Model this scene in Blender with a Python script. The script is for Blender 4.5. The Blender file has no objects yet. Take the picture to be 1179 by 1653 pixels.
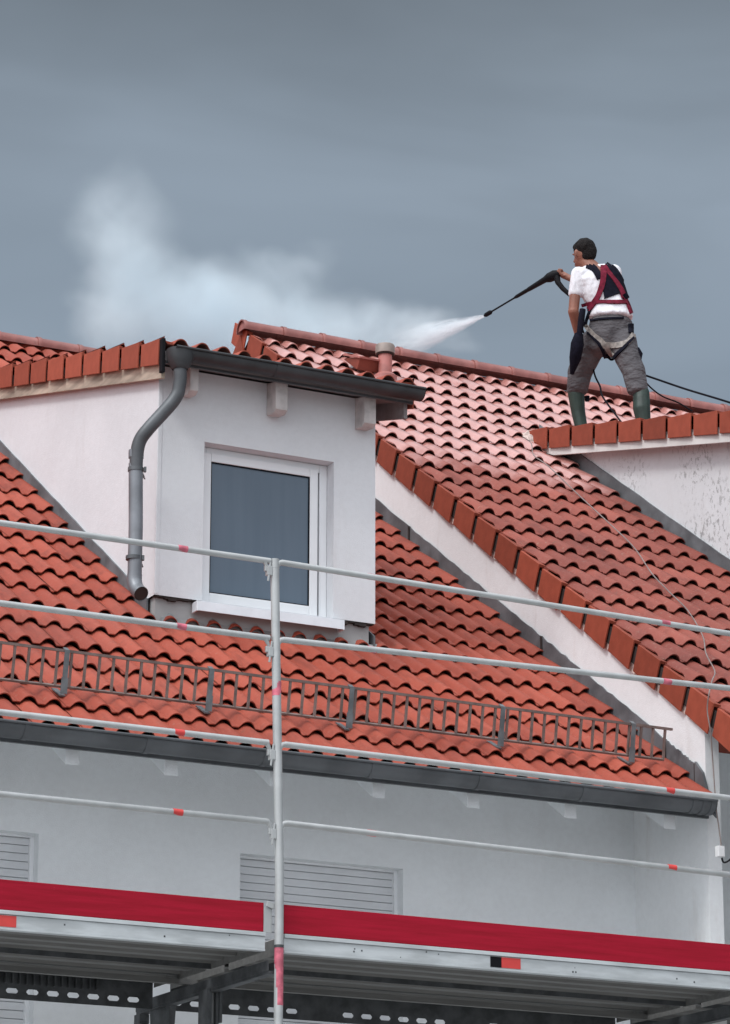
import bpy, bmesh, math, random
from mathutils import Vector, Matrix
from mathutils.bvhtree import BVHTree
random.seed(7)
SC = bpy.context.scene
COL = SC.collection
PI = math.pi
R_ = math.radians

# ------------------------------------------------------------------ camera
FPX, W0, H0 = 5177.7, 1179.0, 1653.0          # focal length in pixels of the 1179x1653 photograph
PITCH, YAW, ROLL = R_(16.88016), R_(27.157437), R_(0.09779)
FH = Vector((math.sin(YAW), math.cos(YAW), 0))
RT = Vector((math.cos(YAW), -math.sin(YAW), 0))
CF = FH * math.cos(PITCH) + Vector((0, 0, math.sin(PITCH)))
CU = RT.cross(CF)
CR = RT * math.cos(ROLL) + CU * math.sin(ROLL)
CU = CR.cross(CF)
cam = bpy.data.cameras.new('camera'); camo = bpy.data.objects.new('camera', cam); COL.objects.link(camo)
camo.matrix_world = Matrix(((CR.x, CU.x, -CF.x, 0), (CR.y, CU.y, -CF.y, 0), (CR.z, CU.z, -CF.z, 0), (0, 0, 0, 1)))
cam.sensor_fit = 'VERTICAL'; cam.sensor_height = 24; cam.sensor_width = 24 * W0 / H0
cam.lens = 24 * FPX / H0
cam.clip_start = 0.1; cam.clip_end = 5000
SC.camera = camo

def ray(px, py):
    return CF + CR * ((px - W0 / 2) / FPX) - CU * ((py - H0 / 2) / FPX)
def hy(px, py, y):
    v = ray(px, py); return v * (y / v.y)
def hx(px, py, x):
    v = ray(px, py); return v * (x / v.x)
def hd(px, py, d):                              # at a horizontal distance d from the eye
    v = ray(px, py); return v * (d / v.dot(FH))
def hpl(px, py, P, n):
    v = ray(px, py); return v * (P.dot(n) / v.dot(n))

# ------------------------------------------------------------------ world, sun, exposure
SUN_EL, SUN_AZ = R_(48), R_(-112)             # azimuth of the sun measured from +Y towards +X
w = bpy.data.worlds.new('World'); SC.world = w; w.use_nodes = True
nt = w.node_tree; nt.nodes.clear()
def N(nt, t, **k):
    n = nt.nodes.new(t)
    for a, b in k.items(): setattr(n, a, b)
    return n
def L(nt, a, b): nt.links.new(a, b)
def math_n(nt, op, a, b=None, clamp=False):
    n = N(nt, 'ShaderNodeMath', operation=op, use_clamp=clamp)
    for i, v in enumerate((a, b)):
        if v is None: continue
        if isinstance(v, (int, float)): n.inputs[i].default_value = v
        else: L(nt, v, n.inputs[i])
    return n.outputs[0]
def ramp(nt, fac, stops, interp='LINEAR'):
    r = N(nt, 'ShaderNodeValToRGB'); r.color_ramp.interpolation = interp
    e = r.color_ramp.elements
    while len(e) < len(stops): e.new(0.5)
    for i, (p, c) in enumerate(stops):
        e[i].position = p; e[i].color = (c[0], c[1], c[2], 1) if hasattr(c, '__len__') else (c, c, c, 1)
    L(nt, fac, r.inputs[0]); return r.outputs[0]
def mapr(nt, v, a, b, c=0, d=1, smooth=True):
    m = N(nt, 'ShaderNodeMapRange', interpolation_type='SMOOTHSTEP' if smooth else 'LINEAR')
    m.inputs[1].default_value = a; m.inputs[2].default_value = b; m.inputs[3].default_value = c; m.inputs[4].default_value = d
    L(nt, v, m.inputs[0]); return m.outputs[0]

def mixc(nt, f, a, b, mode='MIX'):
    m = N(nt, 'ShaderNodeMix', data_type='RGBA', blend_type=mode)
    if isinstance(f, (int, float)): m.inputs[0].default_value = f
    else: L(nt, f, m.inputs[0])
    for i, v in ((6, a), (7, b)):
        if isinstance(v, tuple): m.inputs[i].default_value = (v[0], v[1], v[2], 1)
        else: L(nt, v, m.inputs[i])
    return m.outputs[2]
tc = N(nt, 'ShaderNodeTexCoord')
sky = N(nt, 'ShaderNodeTexSky', sky_type='NISHITA', sun_disc=False, sun_elevation=SUN_EL, sun_rotation=SUN_AZ)
bgs = N(nt, 'ShaderNodeBackground'); bgs.inputs[1].default_value = 0.05
L(nt, sky.outputs[0], bgs.inputs[0])
# an overcast deck of cloud: soft bands, storm-dark towards the north-east, bright overhead and behind the viewer
mp = N(nt, 'ShaderNodeMapping'); mp.inputs['Rotation'].default_value = (0, R_(6), YAW + R_(8)); mp.inputs['Scale'].default_value = (2.2, 2.2, 9.0)
L(nt, tc.outputs['Generated'], mp.inputs[0])
n1 = N(nt, 'ShaderNodeTexNoise'); n1.inputs['Scale'].default_value = 2.0; n1.inputs['Detail'].default_value = 4; n1.inputs['Roughness'].default_value = 0.42
n1.inputs['Distortion'].default_value = 0.5
L(nt, mp.outputs[0], n1.inputs['Vector'])
sep = N(nt, 'ShaderNodeSeparateXYZ'); L(nt, tc.outputs['Generated'], sep.inputs[0])
elev0 = sep.outputs[2]
nw = N(nt, 'ShaderNodeTexNoise'); nw.inputs['Scale'].default_value = 3.2; nw.inputs['Detail'].default_value = 4; nw.inputs['Roughness'].default_value = 0.5
mp2 = N(nt, 'ShaderNodeMapping'); mp2.inputs['Rotation'].default_value = (0, R_(-9), YAW); mp2.inputs['Scale'].default_value = (1.6, 1.6, 4.0)
L(nt, tc.outputs['Generated'], mp2.inputs[0]); L(nt, mp2.outputs[0], nw.inputs['Vector'])
elev = math_n(nt, 'ADD', elev0, math_n(nt, 'MULTIPLY', math_n(nt, 'SUBTRACT', nw.outputs[0], 0.5), 0.10))
base = ramp(nt, elev, [(0.0, (0.30, 0.36, 0.42)), (0.25, (0.26, 0.325, 0.40)), (0.325, (0.245, 0.305, 0.375)), (0.385, (0.275, 0.335, 0.405)),
                       (0.425, (0.215, 0.26, 0.31)), (0.47, (0.16, 0.19, 0.225)), (0.6, (0.20, 0.24, 0.28)), (1.0, (0.5, 0.55, 0.6))])
nf = mapr(nt, n1.outputs[0], 0.3, 0.7, 0.90, 1.12)
dotn = N(nt, 'ShaderNodeVectorMath', operation='DOT_PRODUCT'); L(nt, tc.outputs['Generated'], dotn.inputs[0])
dotn.inputs[1].default_value = (-0.60, -0.55, 0.58)
lift = mapr(nt, dotn.outputs['Value'], 0.0, 0.95, 1.0, 4.6)
up = mapr(nt, elev, 0.5, 0.95, 1.0, 1.9)
f = math_n(nt, 'MULTIPLY', nf, lift); f = math_n(nt, 'MULTIPLY', f, up)
base = mixc(nt, mapr(nt, dotn.outputs['Value'], -0.3, 0.6, 0, 0.8), base, (0.31, 0.31, 0.32))
vm = N(nt, 'ShaderNodeVectorMath', operation='SCALE'); L(nt, base, vm.inputs[0]); L(nt, f, vm.inputs['Scale'])
bgc = N(nt, 'ShaderNodeBackground'); L(nt, vm.outputs[0], bgc.inputs[0]); bgc.inputs[1].default_value = 1.0
mx = N(nt, 'ShaderNodeMixShader'); mx.inputs[0].default_value = 0.96
L(nt, bgs.outputs[0], mx.inputs[1]); L(nt, bgc.outputs[0], mx.inputs[2])
wo = N(nt, 'ShaderNodeOutputWorld'); L(nt, mx.outputs[0], wo.inputs[0])

sun = bpy.data.lights.new('sun', 'SUN'); sun.energy = 1.4; sun.angle = R_(14); sun.color = (1.0, 0.985, 0.965)
suno = bpy.data.objects.new('sun', sun); COL.objects.link(suno)
sd = Vector((math.cos(SUN_EL) * math.sin(SUN_AZ), math.cos(SUN_EL) * math.cos(SUN_AZ), math.sin(SUN_EL)))
suno.rotation_euler = (-sd).to_track_quat('-Z', 'Y').to_euler()
SC.view_settings.view_transform = 'Standard'; SC.view_settings.look = 'None'
SC.view_settings.gamma = 1; SC.view_settings.exposure = 0.0
SC.render.engine = 'CYCLES'
SC.cycles.volume_step_rate = 1.0; SC.cycles.volume_bounces = 6; SC.cycles.max_bounces = 12

# ------------------------------------------------------------------ materials
def mat(name):
    m = bpy.data.materials.new(name); m.use_nodes = True
    nt = m.node_tree; b = nt.nodes['Principled BSDF']
    return m, nt, b
def noise(nt, scale, detail=4, rough=0.55, vec=None, stretch=None, coord='Object'):
    n = N(nt, 'ShaderNodeTexNoise'); n.inputs['Scale'].default_value = scale
    n.inputs['Detail'].default_value = detail; n.inputs['Roughness'].default_value = rough
    t = N(nt, 'ShaderNodeTexCoord'); v = t.outputs[coord]
    if stretch:
        m = N(nt, 'ShaderNodeMapping'); m.inputs['Scale'].default_value = stretch; L(nt, v, m.inputs[0]); v = m.outputs[0]
    L(nt, v, n.inputs['Vector']); return n.outputs[0]
def bump(nt, b, h, strength=0.3, dist=0.01):
    n = N(nt, 'ShaderNodeBump'); n.inputs['Strength'].default_value = strength; n.inputs['Distance'].default_value = dist
    L(nt, h, n.inputs['Height']); L(nt, n.outputs[0], b.inputs['Normal'])
def simple(name, c, rough=0.6, metal=0.0, var=0.15, scale=8, bs=0.15, bd=0.004, bscale=60, spec=0.5, rnd=0.0, stretch=None):
    m, nt, b = mat(name)
    nz = noise(nt, scale, 5, stretch=stretch)
    f = mapr(nt, nz, 0.3, 0.7)
    lo = tuple(x * (1 - var) for x in c); hi = tuple(min(1, x * (1 + var)) for x in c)
    col = mixc(nt, f, lo, hi)
    if rnd:
        oi = N(nt, 'ShaderNodeObjectInfo')
        rr = mapr(nt, oi.outputs['Random'], 0, 1, 1 - rnd, 1 + rnd, False)
        v = N(nt, 'ShaderNodeVectorMath', operation='SCALE'); L(nt, col, v.inputs[0]); L(nt, rr, v.inputs['Scale']); col = v.outputs[0]
    L(nt, col, b.inputs['Base Color'])
    b.inputs['Roughness'].default_value = rough; b.inputs['Metallic'].default_value = metal
    b.inputs['Specular IOR Level'].default_value = spec
    if bs: bump(nt, b, noise(nt, bscale, 3), bs, bd)
    return m
def plaster(name, c, stain=(0.45, 0.42, 0.40), amount=0.25, spots=0.0):
    m, nt, b = mat(name)
    a = noise(nt, 1.3, 6, 0.6); s = noise(nt, 3.2, 5, 0.62, stretch=(1.6, 1.6, 0.35))
    g = noise(nt, 26, 3, 0.6)
    col = mixc(nt, mapr(nt, a, 0.35, 0.7), tuple(x * 0.93 for x in c), c)
    st = mapr(nt, s, 0.55, 0.85, 0, amount)
    col = mixc(nt, st, col, stain)
    col = mixc(nt, mapr(nt, g, 0.3, 0.75, 0, 0.07), col, (0.35, 0.34, 0.34))
    if spots:
        v = noise(nt, 27, 3, 0.78, stretch=(1, 1.2, .75)); k = noise(nt, 1.5, 3, 0.5)
        k2 = mapr(nt, k, 0.36, 0.56, 0, 1)
        q = math_n(nt, 'MULTIPLY', mapr(nt, v, 0.53, 0.62, 0, 1), k2)
        q = math_n(nt, 'MULTIPLY', q, spots)
        col = mixc(nt, q, col, (0.20, 0.20, 0.20))
    L(nt, col, b.inputs['Base Color']); b.inputs['Roughness'].default_value = 0.92
    b.inputs['Specular IOR Level'].default_value = 0.2
    h = math_n(nt, 'ADD', noise(nt, 140, 3), noise(nt, 12, 4))
    bump(nt, b, h, 0.35, 0.005)
    return m
def tile_mat(name, c_lo, c_hi, dirt, rough=0.6, wet=False, lichen=0.2):
    m, nt, b = mat(name)
    at = N(nt, 'ShaderNodeAttribute', attribute_name='tint', attribute_type='GEOMETRY')
    oi = N(nt, 'ShaderNodeObjectInfo')
    col = mixc(nt, at.outputs['Fac'], c_lo, c_hi)
    big = noise(nt, 0.9, 4, 0.6); fine = noise(nt, 38, 4, 0.65)
    mid = noise(nt, 6, 5, 0.65)
    col = mixc(nt, mapr(nt, big, 0.42, 0.72, 0, 0.45), col, dirt)
    col = mixc(nt, mapr(nt, mid, 0.5, 0.8, 0, 0.5), col, tuple(x * 0.72 for x in dirt))
    col = mixc(nt, mapr(nt, fine, 0.56, 0.8, 0, lichen), col, (0.42, 0.36, 0.28))
    strk = noise(nt, 2.4, 5, 0.7, stretch=(5.5, .8, .8)); blot = noise(nt, 17, 4, 0.75)
    col = mixc(nt, mapr(nt, strk, 0.48, 0.74, 0, 0.55), col, tuple(x * 0.62 for x in dirt))
    col = mixc(nt, mapr(nt, blot, 0.60, 0.72, 0, 0.45), col, (0.12, 0.075, 0.05))
    L(nt, col, b.inputs['Base Color'])
    b.inputs['Roughness'].default_value = rough; b.inputs['Specular IOR Level'].default_value = .25
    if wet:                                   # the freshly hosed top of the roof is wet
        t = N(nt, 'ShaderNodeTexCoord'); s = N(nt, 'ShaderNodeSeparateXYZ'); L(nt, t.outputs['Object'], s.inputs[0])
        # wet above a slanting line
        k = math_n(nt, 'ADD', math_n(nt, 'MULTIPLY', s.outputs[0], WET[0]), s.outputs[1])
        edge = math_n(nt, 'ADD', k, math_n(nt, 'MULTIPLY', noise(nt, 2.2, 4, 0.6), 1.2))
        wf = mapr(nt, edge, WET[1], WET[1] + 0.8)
        col2 = mixc(nt, math_n(nt, 'MULTIPLY', wf, mapr(nt, mid, 0.3, 0.7, 0.65, 0.98)), col, (0.53, 0.245, 0.215))  # paler base: sky sheen painted in over the cleaned, wet tiles
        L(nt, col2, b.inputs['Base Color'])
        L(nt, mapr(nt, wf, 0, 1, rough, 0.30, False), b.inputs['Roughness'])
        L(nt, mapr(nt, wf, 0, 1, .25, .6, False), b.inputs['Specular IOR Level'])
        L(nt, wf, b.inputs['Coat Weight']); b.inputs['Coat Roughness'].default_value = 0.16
    bump(nt, b, math_n(nt, 'ADD', fine, mid), 0.35, 0.006)
    return m
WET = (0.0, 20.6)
M = {}
M['plaster'] = plaster('white_plaster', (0.735, 0.755, 0.78), amount=0.32)
M['plaster_facade'] = plaster('facade_plaster', (0.81, 0.84, 0.855), amount=0.12)
M['plaster_gable'] = plaster('gable_plaster', (0.83, 0.85, 0.86), stain=(0.42, 0.34, 0.29), amount=0.45)
M['plaster_spots'] = plaster('spotted_plaster', (0.72, 0.74, 0.76), amount=0.35, spots=0.65)
M['plaster_base'] = plaster('grey_base_render', (0.36, 0.37, 0.37), amount=0.3)
M['tileA'] = tile_mat('orange_roof_tile', (0.295, 0.058, 0.035), (0.385, 0.084, 0.051), (0.20, 0.050, 0.036), 0.62)
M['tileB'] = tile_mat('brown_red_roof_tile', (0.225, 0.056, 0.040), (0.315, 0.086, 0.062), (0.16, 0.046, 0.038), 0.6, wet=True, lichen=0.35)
M['under'] = simple('tile_underside', (0.16, 0.055, 0.04), 0.9, var=0.2)  # unglazed underside, kept dark to paint shade into the course gaps
M['verge'] = simple('verge_tile', (0.335, 0.080, 0.048), 0.6, var=0.14, scale=5, rnd=0.14, bs=0.3, bscale=40, spec=0.25)
M['vergeB'] = simple('verge_tile_brown', (0.27, 0.060, 0.034), 0.6, var=0.16, scale=5, rnd=0.2, bs=0.3, bscale=40, spec=0.25)
M['ridge'] = simple('ridge_tile', (0.30, 0.12, 0.105), 0.35, var=0.2, scale=9, rnd=0.12, bs=0.3, bscale=40)
M['dark'] = simple('underlay_and_gap_shade', (0.03, 0.022, 0.02), 0.9, var=0.2)  # near-black for the underlay, also stands in for shade in gaps
M['wood'] = simple('weathered_board', (0.42, 0.35, 0.28), 0.85, var=0.35, scale=6, bs=0.4, bscale=30, stretch=(3, 0.4, 3))
M['woodwhite'] = simple('white_board', (0.66, 0.64, 0.62), 0.7, var=0.1, scale=5)
M['woodgrey'] = simple('grey_white_timber', (0.50, 0.47, 0.46), 0.8, var=0.22, scale=9)
M['soffgrey'] = simple('grey_soffit_board', (0.26, 0.235, 0.235), 0.8, var=0.2, scale=7)
M['zinc'] = simple('grey_zinc', (0.10, 0.108, 0.116), 0.5, 0.35, var=0.2, scale=4, bs=0.1, bscale=20)
M['zinclight'] = simple('downpipe_zinc', (0.21, 0.225, 0.245), 0.45, 0.4, var=0.18, scale=5, bs=0.08, bscale=15)
M['lead'] = simple('lead_flashing', (0.135, 0.145, 0.155), 0.6, 0.2, var=0.3, scale=4, bs=0.5, bscale=12, bd=0.01)
M['galv'] = simple('galvanised_tube', (0.42, 0.435, 0.435), 0.42, 0.25, var=0.09, scale=9, bs=0.05, bscale=40)
M['galvrail'] = simple('galvanised_deck_edge', (0.50, 0.53, 0.54), 0.5, 0.3, var=0.16, scale=6, bs=0.1, bscale=30, stretch=(.6, 3, 3))
M['deckbounce'] = simple('deck_bounce', (0.62, 0.63, 0.63), 0.6, 0.0, var=0.15)  # pale so that the added plate bounces light upward
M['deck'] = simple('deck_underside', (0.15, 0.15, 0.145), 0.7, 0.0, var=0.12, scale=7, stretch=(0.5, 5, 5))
M['steel'] = simple('dark_steel', (0.085, 0.09, 0.095), 0.6, 0.4, var=0.3, scale=10)
M['guard'] = simple('brown_steel', (0.20, 0.150, 0.135), 0.6, 0.3, var=0.25, scale=12)
M['guardgrey'] = simple('grey_steel_bracket', (0.17, 0.19, 0.20), 0.5, 0.5, var=0.25, scale=12)
m, nt2, b = mat('red_board')
g_ = noise(nt2, 5, 6, .7, stretch=(.35, 3, 7)); k_n = noise(nt2, 2.6, 2, .4, stretch=(1.2, 1, 2.4)); sc_ = noise(nt2, 30, 4, .75, stretch=(.25, 1, 1.6))
c_ = mixc(nt2, mapr(nt2, g_, .3, .72), (.27, .004, .016), (.37, .006, .026))
c_ = mixc(nt2, mapr(nt2, k_n, .66, .74, 0, .75), c_, (.13, .003, .008))
c_ = mixc(nt2, mapr(nt2, sc_, .70, .78, 0, .5), c_, (.45, .16, .17))
L(nt2, c_, b.inputs['Base Color']); b.inputs['Roughness'].default_value = .7; b.inputs['Specular IOR Level'].default_value = .2
bump(nt2, b, g_, .3, .004)
M['redboard'] = m
M['redtape'] = simple('red_marker', (0.60, 0.05, 0.045), 0.5, var=0.1)
M['pinktape'] = simple('faded_red_paint', (0.55, 0.13, 0.18), 0.5, 0.1, var=0.3, scale=20)
M['upvc'] = simple('white_window_frame', (0.80, 0.82, 0.84), 0.35, var=0.04, scale=2, bs=0)
M['alu'] = simple('white_metal_sill', (0.78, 0.82, 0.86), 0.35, 0.1, var=0.05, bs=0.03)
M['shutter'] = simple('roller_shutter', (0.62, 0.64, 0.66), 0.5, var=0.05, scale=3, bs=0.05)
M['black'] = simple('black_plastic', (0.008, 0.008, 0.010), 0.6, var=0.2, bs=0.1, spec=0.12)
M['rubber'] = simple('black_rubber', (0.008, 0.008, 0.012), 0.8, var=0.2, bs=0, spec=0.12)
M['wire'] = simple('cable_grey', (0.22, 0.18, 0.17), 0.6, var=0.2, bs=0)
M['white'] = simple('white_plastic', (0.8, 0.8, 0.8), 0.4, var=0.05, bs=0)
M['skin'] = simple('skin', (0.25, 0.10, 0.065), 0.55, var=0.15, scale=9, bs=0.1)
M['hair'] = simple('dark_hair', (0.014, 0.012, 0.012), 0.75, var=0.4, scale=60, bs=0.8, bscale=90, bd=0.01, spec=0.12)
M['shirt'] = simple('white_cotton', (0.80, 0.80, 0.84), 0.85, var=0.05, scale=4, bs=0.55, bscale=7, bd=0.05)
M['trouser'] = simple('grey_work_cloth', (0.112, 0.102, 0.104), 0.9, var=0.16, scale=5, bs=0.7, bscale=6, bd=0.05)
m, nt2, b = mat('grey_work_cloth')
nz = noise(nt2, 5, 4); L(nt2, mixc(nt2, mapr(nt2, nz, .3, .7), (0.078, 0.074, 0.080), (0.122, 0.115, 0.122)), b.inputs['Base Color'])
b.inputs['Roughness'].default_value = .9; b.inputs['Specular IOR Level'].default_value = .2
fo = math_n(nt2, 'ADD', noise(nt2, 3.2, 3, .6, stretch=(1.3, 1.3, 2.0)), math_n(nt2, 'MULTIPLY', noise(nt2, 9, 3, .6, stretch=(1, 1, 2)), .35))
bump(nt2, b, fo, .8, .09)
M['trouser'] = m
m, nt2, b = mat('white_cotton')
b.inputs['Base Color'].default_value = (.78, .78, .82, 1); b.inputs['Roughness'].default_value = .9; b.inputs['Specular IOR Level'].default_value = .2
bump(nt2, b, noise(nt2, 3.5, 3, .55, stretch=(1.6, 1.6, 1)), 1.0, .07)
M['shirt'] = m
M['boot'] = simple('green_rubber_boot', (0.018, 0.036, 0.028), 0.5, var=0.3, scale=10, bs=0.3, bscale=15)
M['redstrap'] = simple('red_webbing', (0.15, 0.010, 0.028), 0.8, var=0.3, scale=30, spec=0.2)
M['beige'] = simple('beige_webbing', (0.26, 0.235, 0.215), 0.8, var=0.35, scale=30)
M['navy'] = simple('navy_webbing', (0.007, 0.007, 0.014), 0.9, var=0.3, scale=30, spec=0.12)
M['vent'] = simple('vent_pipe_red', (0.42, 0.16, 0.14), 0.45, var=0.15, scale=10)
M['ventcap'] = simple('vent_cap_grey', (0.27, 0.225, 0.20), 0.6, var=0.2, scale=12)
M['asphalt'] = simple('asphalt', (0.22, 0.22, 0.215), 0.9, var=0.25, scale=3, bs=0.4)
M['paving'] = simple('paving', (0.36, 0.355, 0.345), 0.9, var=0.15, scale=3, bs=0.4)
M['mortar'] = simple('pale_mortar', (0.52, 0.42, 0.38), 0.9, var=0.4, scale=25, bs=0.8, bscale=25, bd=0.02)
# window pane: sky reflection and dim interior painted into the base colour, faint vertical streaks
m, nt2, b = mat('window_pane')
st = noise(nt2, 2.4, 4, 0.6, stretch=(4.5, 1, 0.25))
L(nt2, mixc(nt2, mapr(nt2, st, 0.3, 0.7), (0.098, 0.138, 0.182), (0.110, 0.152, 0.198)), b.inputs['Base Color'])
b.inputs['Roughness'].default_value = 0.08; b.inputs['Specular IOR Level'].default_value = 0.5
M['pane'] = m

# ------------------------------------------------------------------ mesh helpers
class MB:
    def __init__(s): s.v = []; s.f = []
    def add(s, vs, fs):
        o = len(s.v); s.v += [Vector(p) for p in vs]; s.f += [tuple(i + o for i in q) for q in fs]; return s
    def box(s, a, b):
        x0, y0, z0 = a; x1, y1, z1 = b
        x0, x1 = min(x0, x1), max(x0, x1); y0, y1 = min(y0, y1), max(y0, y1); z0, z1 = min(z0, z1), max(z0, z1)
        return s.add([(x0,y0,z0),(x1,y0,z0),(x1,y1,z0),(x0,y1,z0),(x0,y0,z1),(x1,y0,z1),(x1,y1,z1),(x0,y1,z1)],
                     [(0,3,2,1),(4,5,6,7),(0,1,5,4),(1,2,6,5),(2,3,7,6),(3,0,4,7)])
    def bar(s, p, q, w, h, up=(0, 0, 1)):        # rectangular bar from p to q
        p, q = Vector(p), Vector(q); d = (q - p).normalized(); u = Vector(up); a = d.cross(u)
        if a.length < 1e-4: a = d.cross(Vector((1, 0, 0)))
        a.normalize(); u = a.cross(d).normalized()
        vs = [e + a * (i * w / 2) + u * (j * h / 2) for e in (p, q) for i, j in ((-1,-1),(1,-1),(1,1),(-1,1))]
        return s.add(vs, [(0,1,2,3),(7,6,5,4),(0,4,5,1),(1,5,6,2),(2,6,7,3),(3,7,4,0)])
    def tube(s, pts, r, n=12, caps=True):
        pts = [Vector(p) for p in pts]; rs = r if hasattr(r, '__len__') else [r] * len(pts)
        o = len(s.v); up = Vector((0, 0, 1)); prev = None
        for i, p in enumerate(pts):
            d = (pts[min(i + 1, len(pts) - 1)] - pts[max(i - 1, 0)]).normalized()
            if prev is None:
                a = d.cross(up)
                if a.length < 1e-3: a = d.cross(Vector((1, 0, 0)))
            else: a = prev - d * prev.dot(d)
            a.normalize(); prev = a; b = d.cross(a)
            s.v += [p + (a * math.cos(2*PI*k/n) + b * math.sin(2*PI*k/n)) * rs[i] for k in range(n)]
        for i in range(len(pts) - 1):
            for k in range(n):
                s.f.append((o+i*n+k, o+(i+1)*n+k, o+(i+1)*n+(k+1) % n, o+i*n+(k+1) % n))
        if caps:
            s.f.append(tuple(o + k for k in range(n))); s.f.append(tuple(o + (len(pts)-1)*n + k for k in reversed(range(n))))
        return s
    def prism(s, poly, a, b):                    # poly: list of Vector in a plane, extruded by vector b-a
        d = Vector(b) - Vector(a); n = len(poly)
        vs = [Vector(p) for p in poly] + [Vector(p) + d for p in poly]
        return s.add(vs, [tuple(range(n))[::-1], tuple(range(n, 2*n))] + [(i, (i+1) % n, n+(i+1) % n, n+i) for i in range(n)])
    def build(s, name, m, parent=None, smooth=False, bevel=0.0, shade_angle=None):
        me = bpy.data.meshes.new(name); me.from_pydata([tuple(v) for v in s.v], [], s.f); me.update()
        bm = bmesh.new(); bm.from_mesh(me); bmesh.ops.recalc_face_normals(bm, faces=bm.faces)
        if bevel:
            es = [e for e in bm.edges if len(e.link_faces) == 2 and e.calc_face_angle(0) > 0.6]
            bmesh.ops.bevel(bm, geom=es, offset=bevel, segments=2, affect='EDGES', profile=0.6)
        bm.to_mesh(me); bm.free()
        if smooth:
            me.polygons.foreach_set('use_smooth', [True] * len(me.polygons))
            try: me.set_sharp_from_angle(angle=R_(45))
            except Exception: pass
        me.materials.append(m)
        o = bpy.data.objects.new(name, me); COL.objects.link(o)
        if parent: o.parent = parent; o.matrix_parent_inverse = inv(parent)
        return o
def world_of(p):
    return (world_of(p.parent) @ p.matrix_parent_inverse if p.parent else Matrix.Identity(4)) @ p.matrix_basis
def inv(p): return world_of(p).inverted()
def tag(o, label=None, cat=None, group=None, kind=None):
    for k, v in (('label', label), ('category', cat), ('group', group), ('kind', kind)):
        if v: o[k] = v
    return o
def empty(name, loc=(0, 0, 0)):
    o = bpy.data.objects.new(name, None); o.location = loc; o.empty_display_size = 0.2; COL.objects.link(o); return o
def dup(o, parent, mtx):
    c = o.copy(); COL.objects.link(c); c.parent = parent; c.matrix_parent_inverse = inv(parent); c.matrix_basis = mtx; return c
def arc(c, r, a0, a1, n, plane='yz'):
    out = []
    for i in range(n + 1):
        t = a0 + (a1 - a0) * i / n
        out.append(Vector((c[0], c[1] + r * math.cos(t), c[2] + r * math.sin(t))))
    return out

# ------------------------------------------------------------------ the ground
g = MB().add([(-600,-600,-1.62),(600,-600,-1.62),(600,600,-1.62),(-600,600,-1.62)], [(0,1,2,3)]).build('ground', M['asphalt']); tag(g, kind='structure')
g = MB().box((-40, 11.5, -1.62), (60, 30, -1.50)).build('pavement', M['paving']); tag(g, kind='structure')

# ------------------------------------------------------------------ roof tile field
def profile(n, hump_w, A, frac=0.60):
    # one hump per period, pan between: list of (u, h)
    out = []
    for i in range(n + 1):
        u = i / n; t = (u - 0.5) / (frac / 2)
        h = A * (max(0.0, 1 - t * t)) ** 0.62 if abs(t) < 1 else 0.0
        out.append((u, h))
    return out
def tile_field(name, m, parent, O, ang, x0, x1, phase, hw, L0, rows, A=0.036, lift=0.031, per=2, thick=0.009, keep=None, seed=1, smax=1e9):
    rnd = random.Random(seed)
    d = Vector((0, math.cos(ang), math.sin(ang))); nrm = Vector((0, -math.sin(ang), math.cos(ang)))
    prof = profile(14, hw, A, 0.62)
    vs = []; fs = []; tint = []; mi = []
    k0 = math.floor((x0 - phase) / hw)
    ntile = int(math.ceil((x1 - x0) / (hw * per))) + 1
    for rr in range(rows):
        s0 = rr * L0
        for t in range(ntile):
            xa = phase + (k0 + t * per) * hw - hw / 2 + (hw if (rr % 2) else 0) * 0
            if xa > x1 - 0.02 : continue
            if keep and not keep(xa + hw, s0): continue
            jz = rnd.uniform(-0.0018, 0.0018) + 0.004 * math.sin(xa * 1.7 + rr * .9) * math.sin(rr * .7 + seed); js = rnd.uniform(-0.006, 0.006); jr = rnd.uniform(-0.004, 0.004); tn = rnd.random()
            if rnd.random() < .04: js += rnd.uniform(-.012, .006); jz += .003
            cols = []
            for h_i in range(per):
                for (u, h) in prof[(0 if h_i == 0 else 1):]:
                    cols.append((xa + (h_i + u) * hw, h, (h_i + u) / per - 0.5))
            n = len(cols); o = len(vs)
            # rows across: underside back, lip bottom, lip top, rounded, middle, upper end
            spec = [(0.12, -thick, 1.05), (0.0, -thick, 1.14), (0.0, -0.002, 1.14), (0.006, 0.0, 1.13), (L0 * 0.5, 0.0, 1.0), (L0 * 1.28, 0.0, 0.74)]
            for (ds, dn, amp) in spec:
                for (x, h, c) in cols:
                    xx = min(max(x, x0), x1)
                    nn = lift * (1 - ds / (L0 * 1.28)) + h * amp + dn + jz + jr * c
                    vs.append(O + d * min(s0 + ds + js, smax) + nrm * nn + Vector((xx - O.x, 0, 0)))
            for i in range(len(spec) - 1):
                for k in range(n - 1):
                    fs.append((o + i*n + k, o + i*n + k+1, o + (i+1)*n + k+1, o + (i+1)*n + k)); tint.append(tn); mi.append(1 if i == 0 else 0)
    me = bpy.data.meshes.new(name); me.from_pydata([tuple(v) for v in vs], [], fs); me.update()
    a = me.attributes.new('tint', 'FLOAT', 'FACE'); a.data.foreach_set('value', tint)
    me.polygons.foreach_set('use_smooth', [True] * len(me.polygons))
    try: me.set_sharp_from_angle(angle=R_(40))
    except Exception: pass
    me.materials.append(m); me.materials.append(M['under']); me.polygons.foreach_set('material_index', mi)
    o = bpy.data.objects.new(name, me); COL.objects.link(o)
    if parent: o.parent = parent; o.matrix_parent_inverse = inv(parent)
    return o

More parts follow.
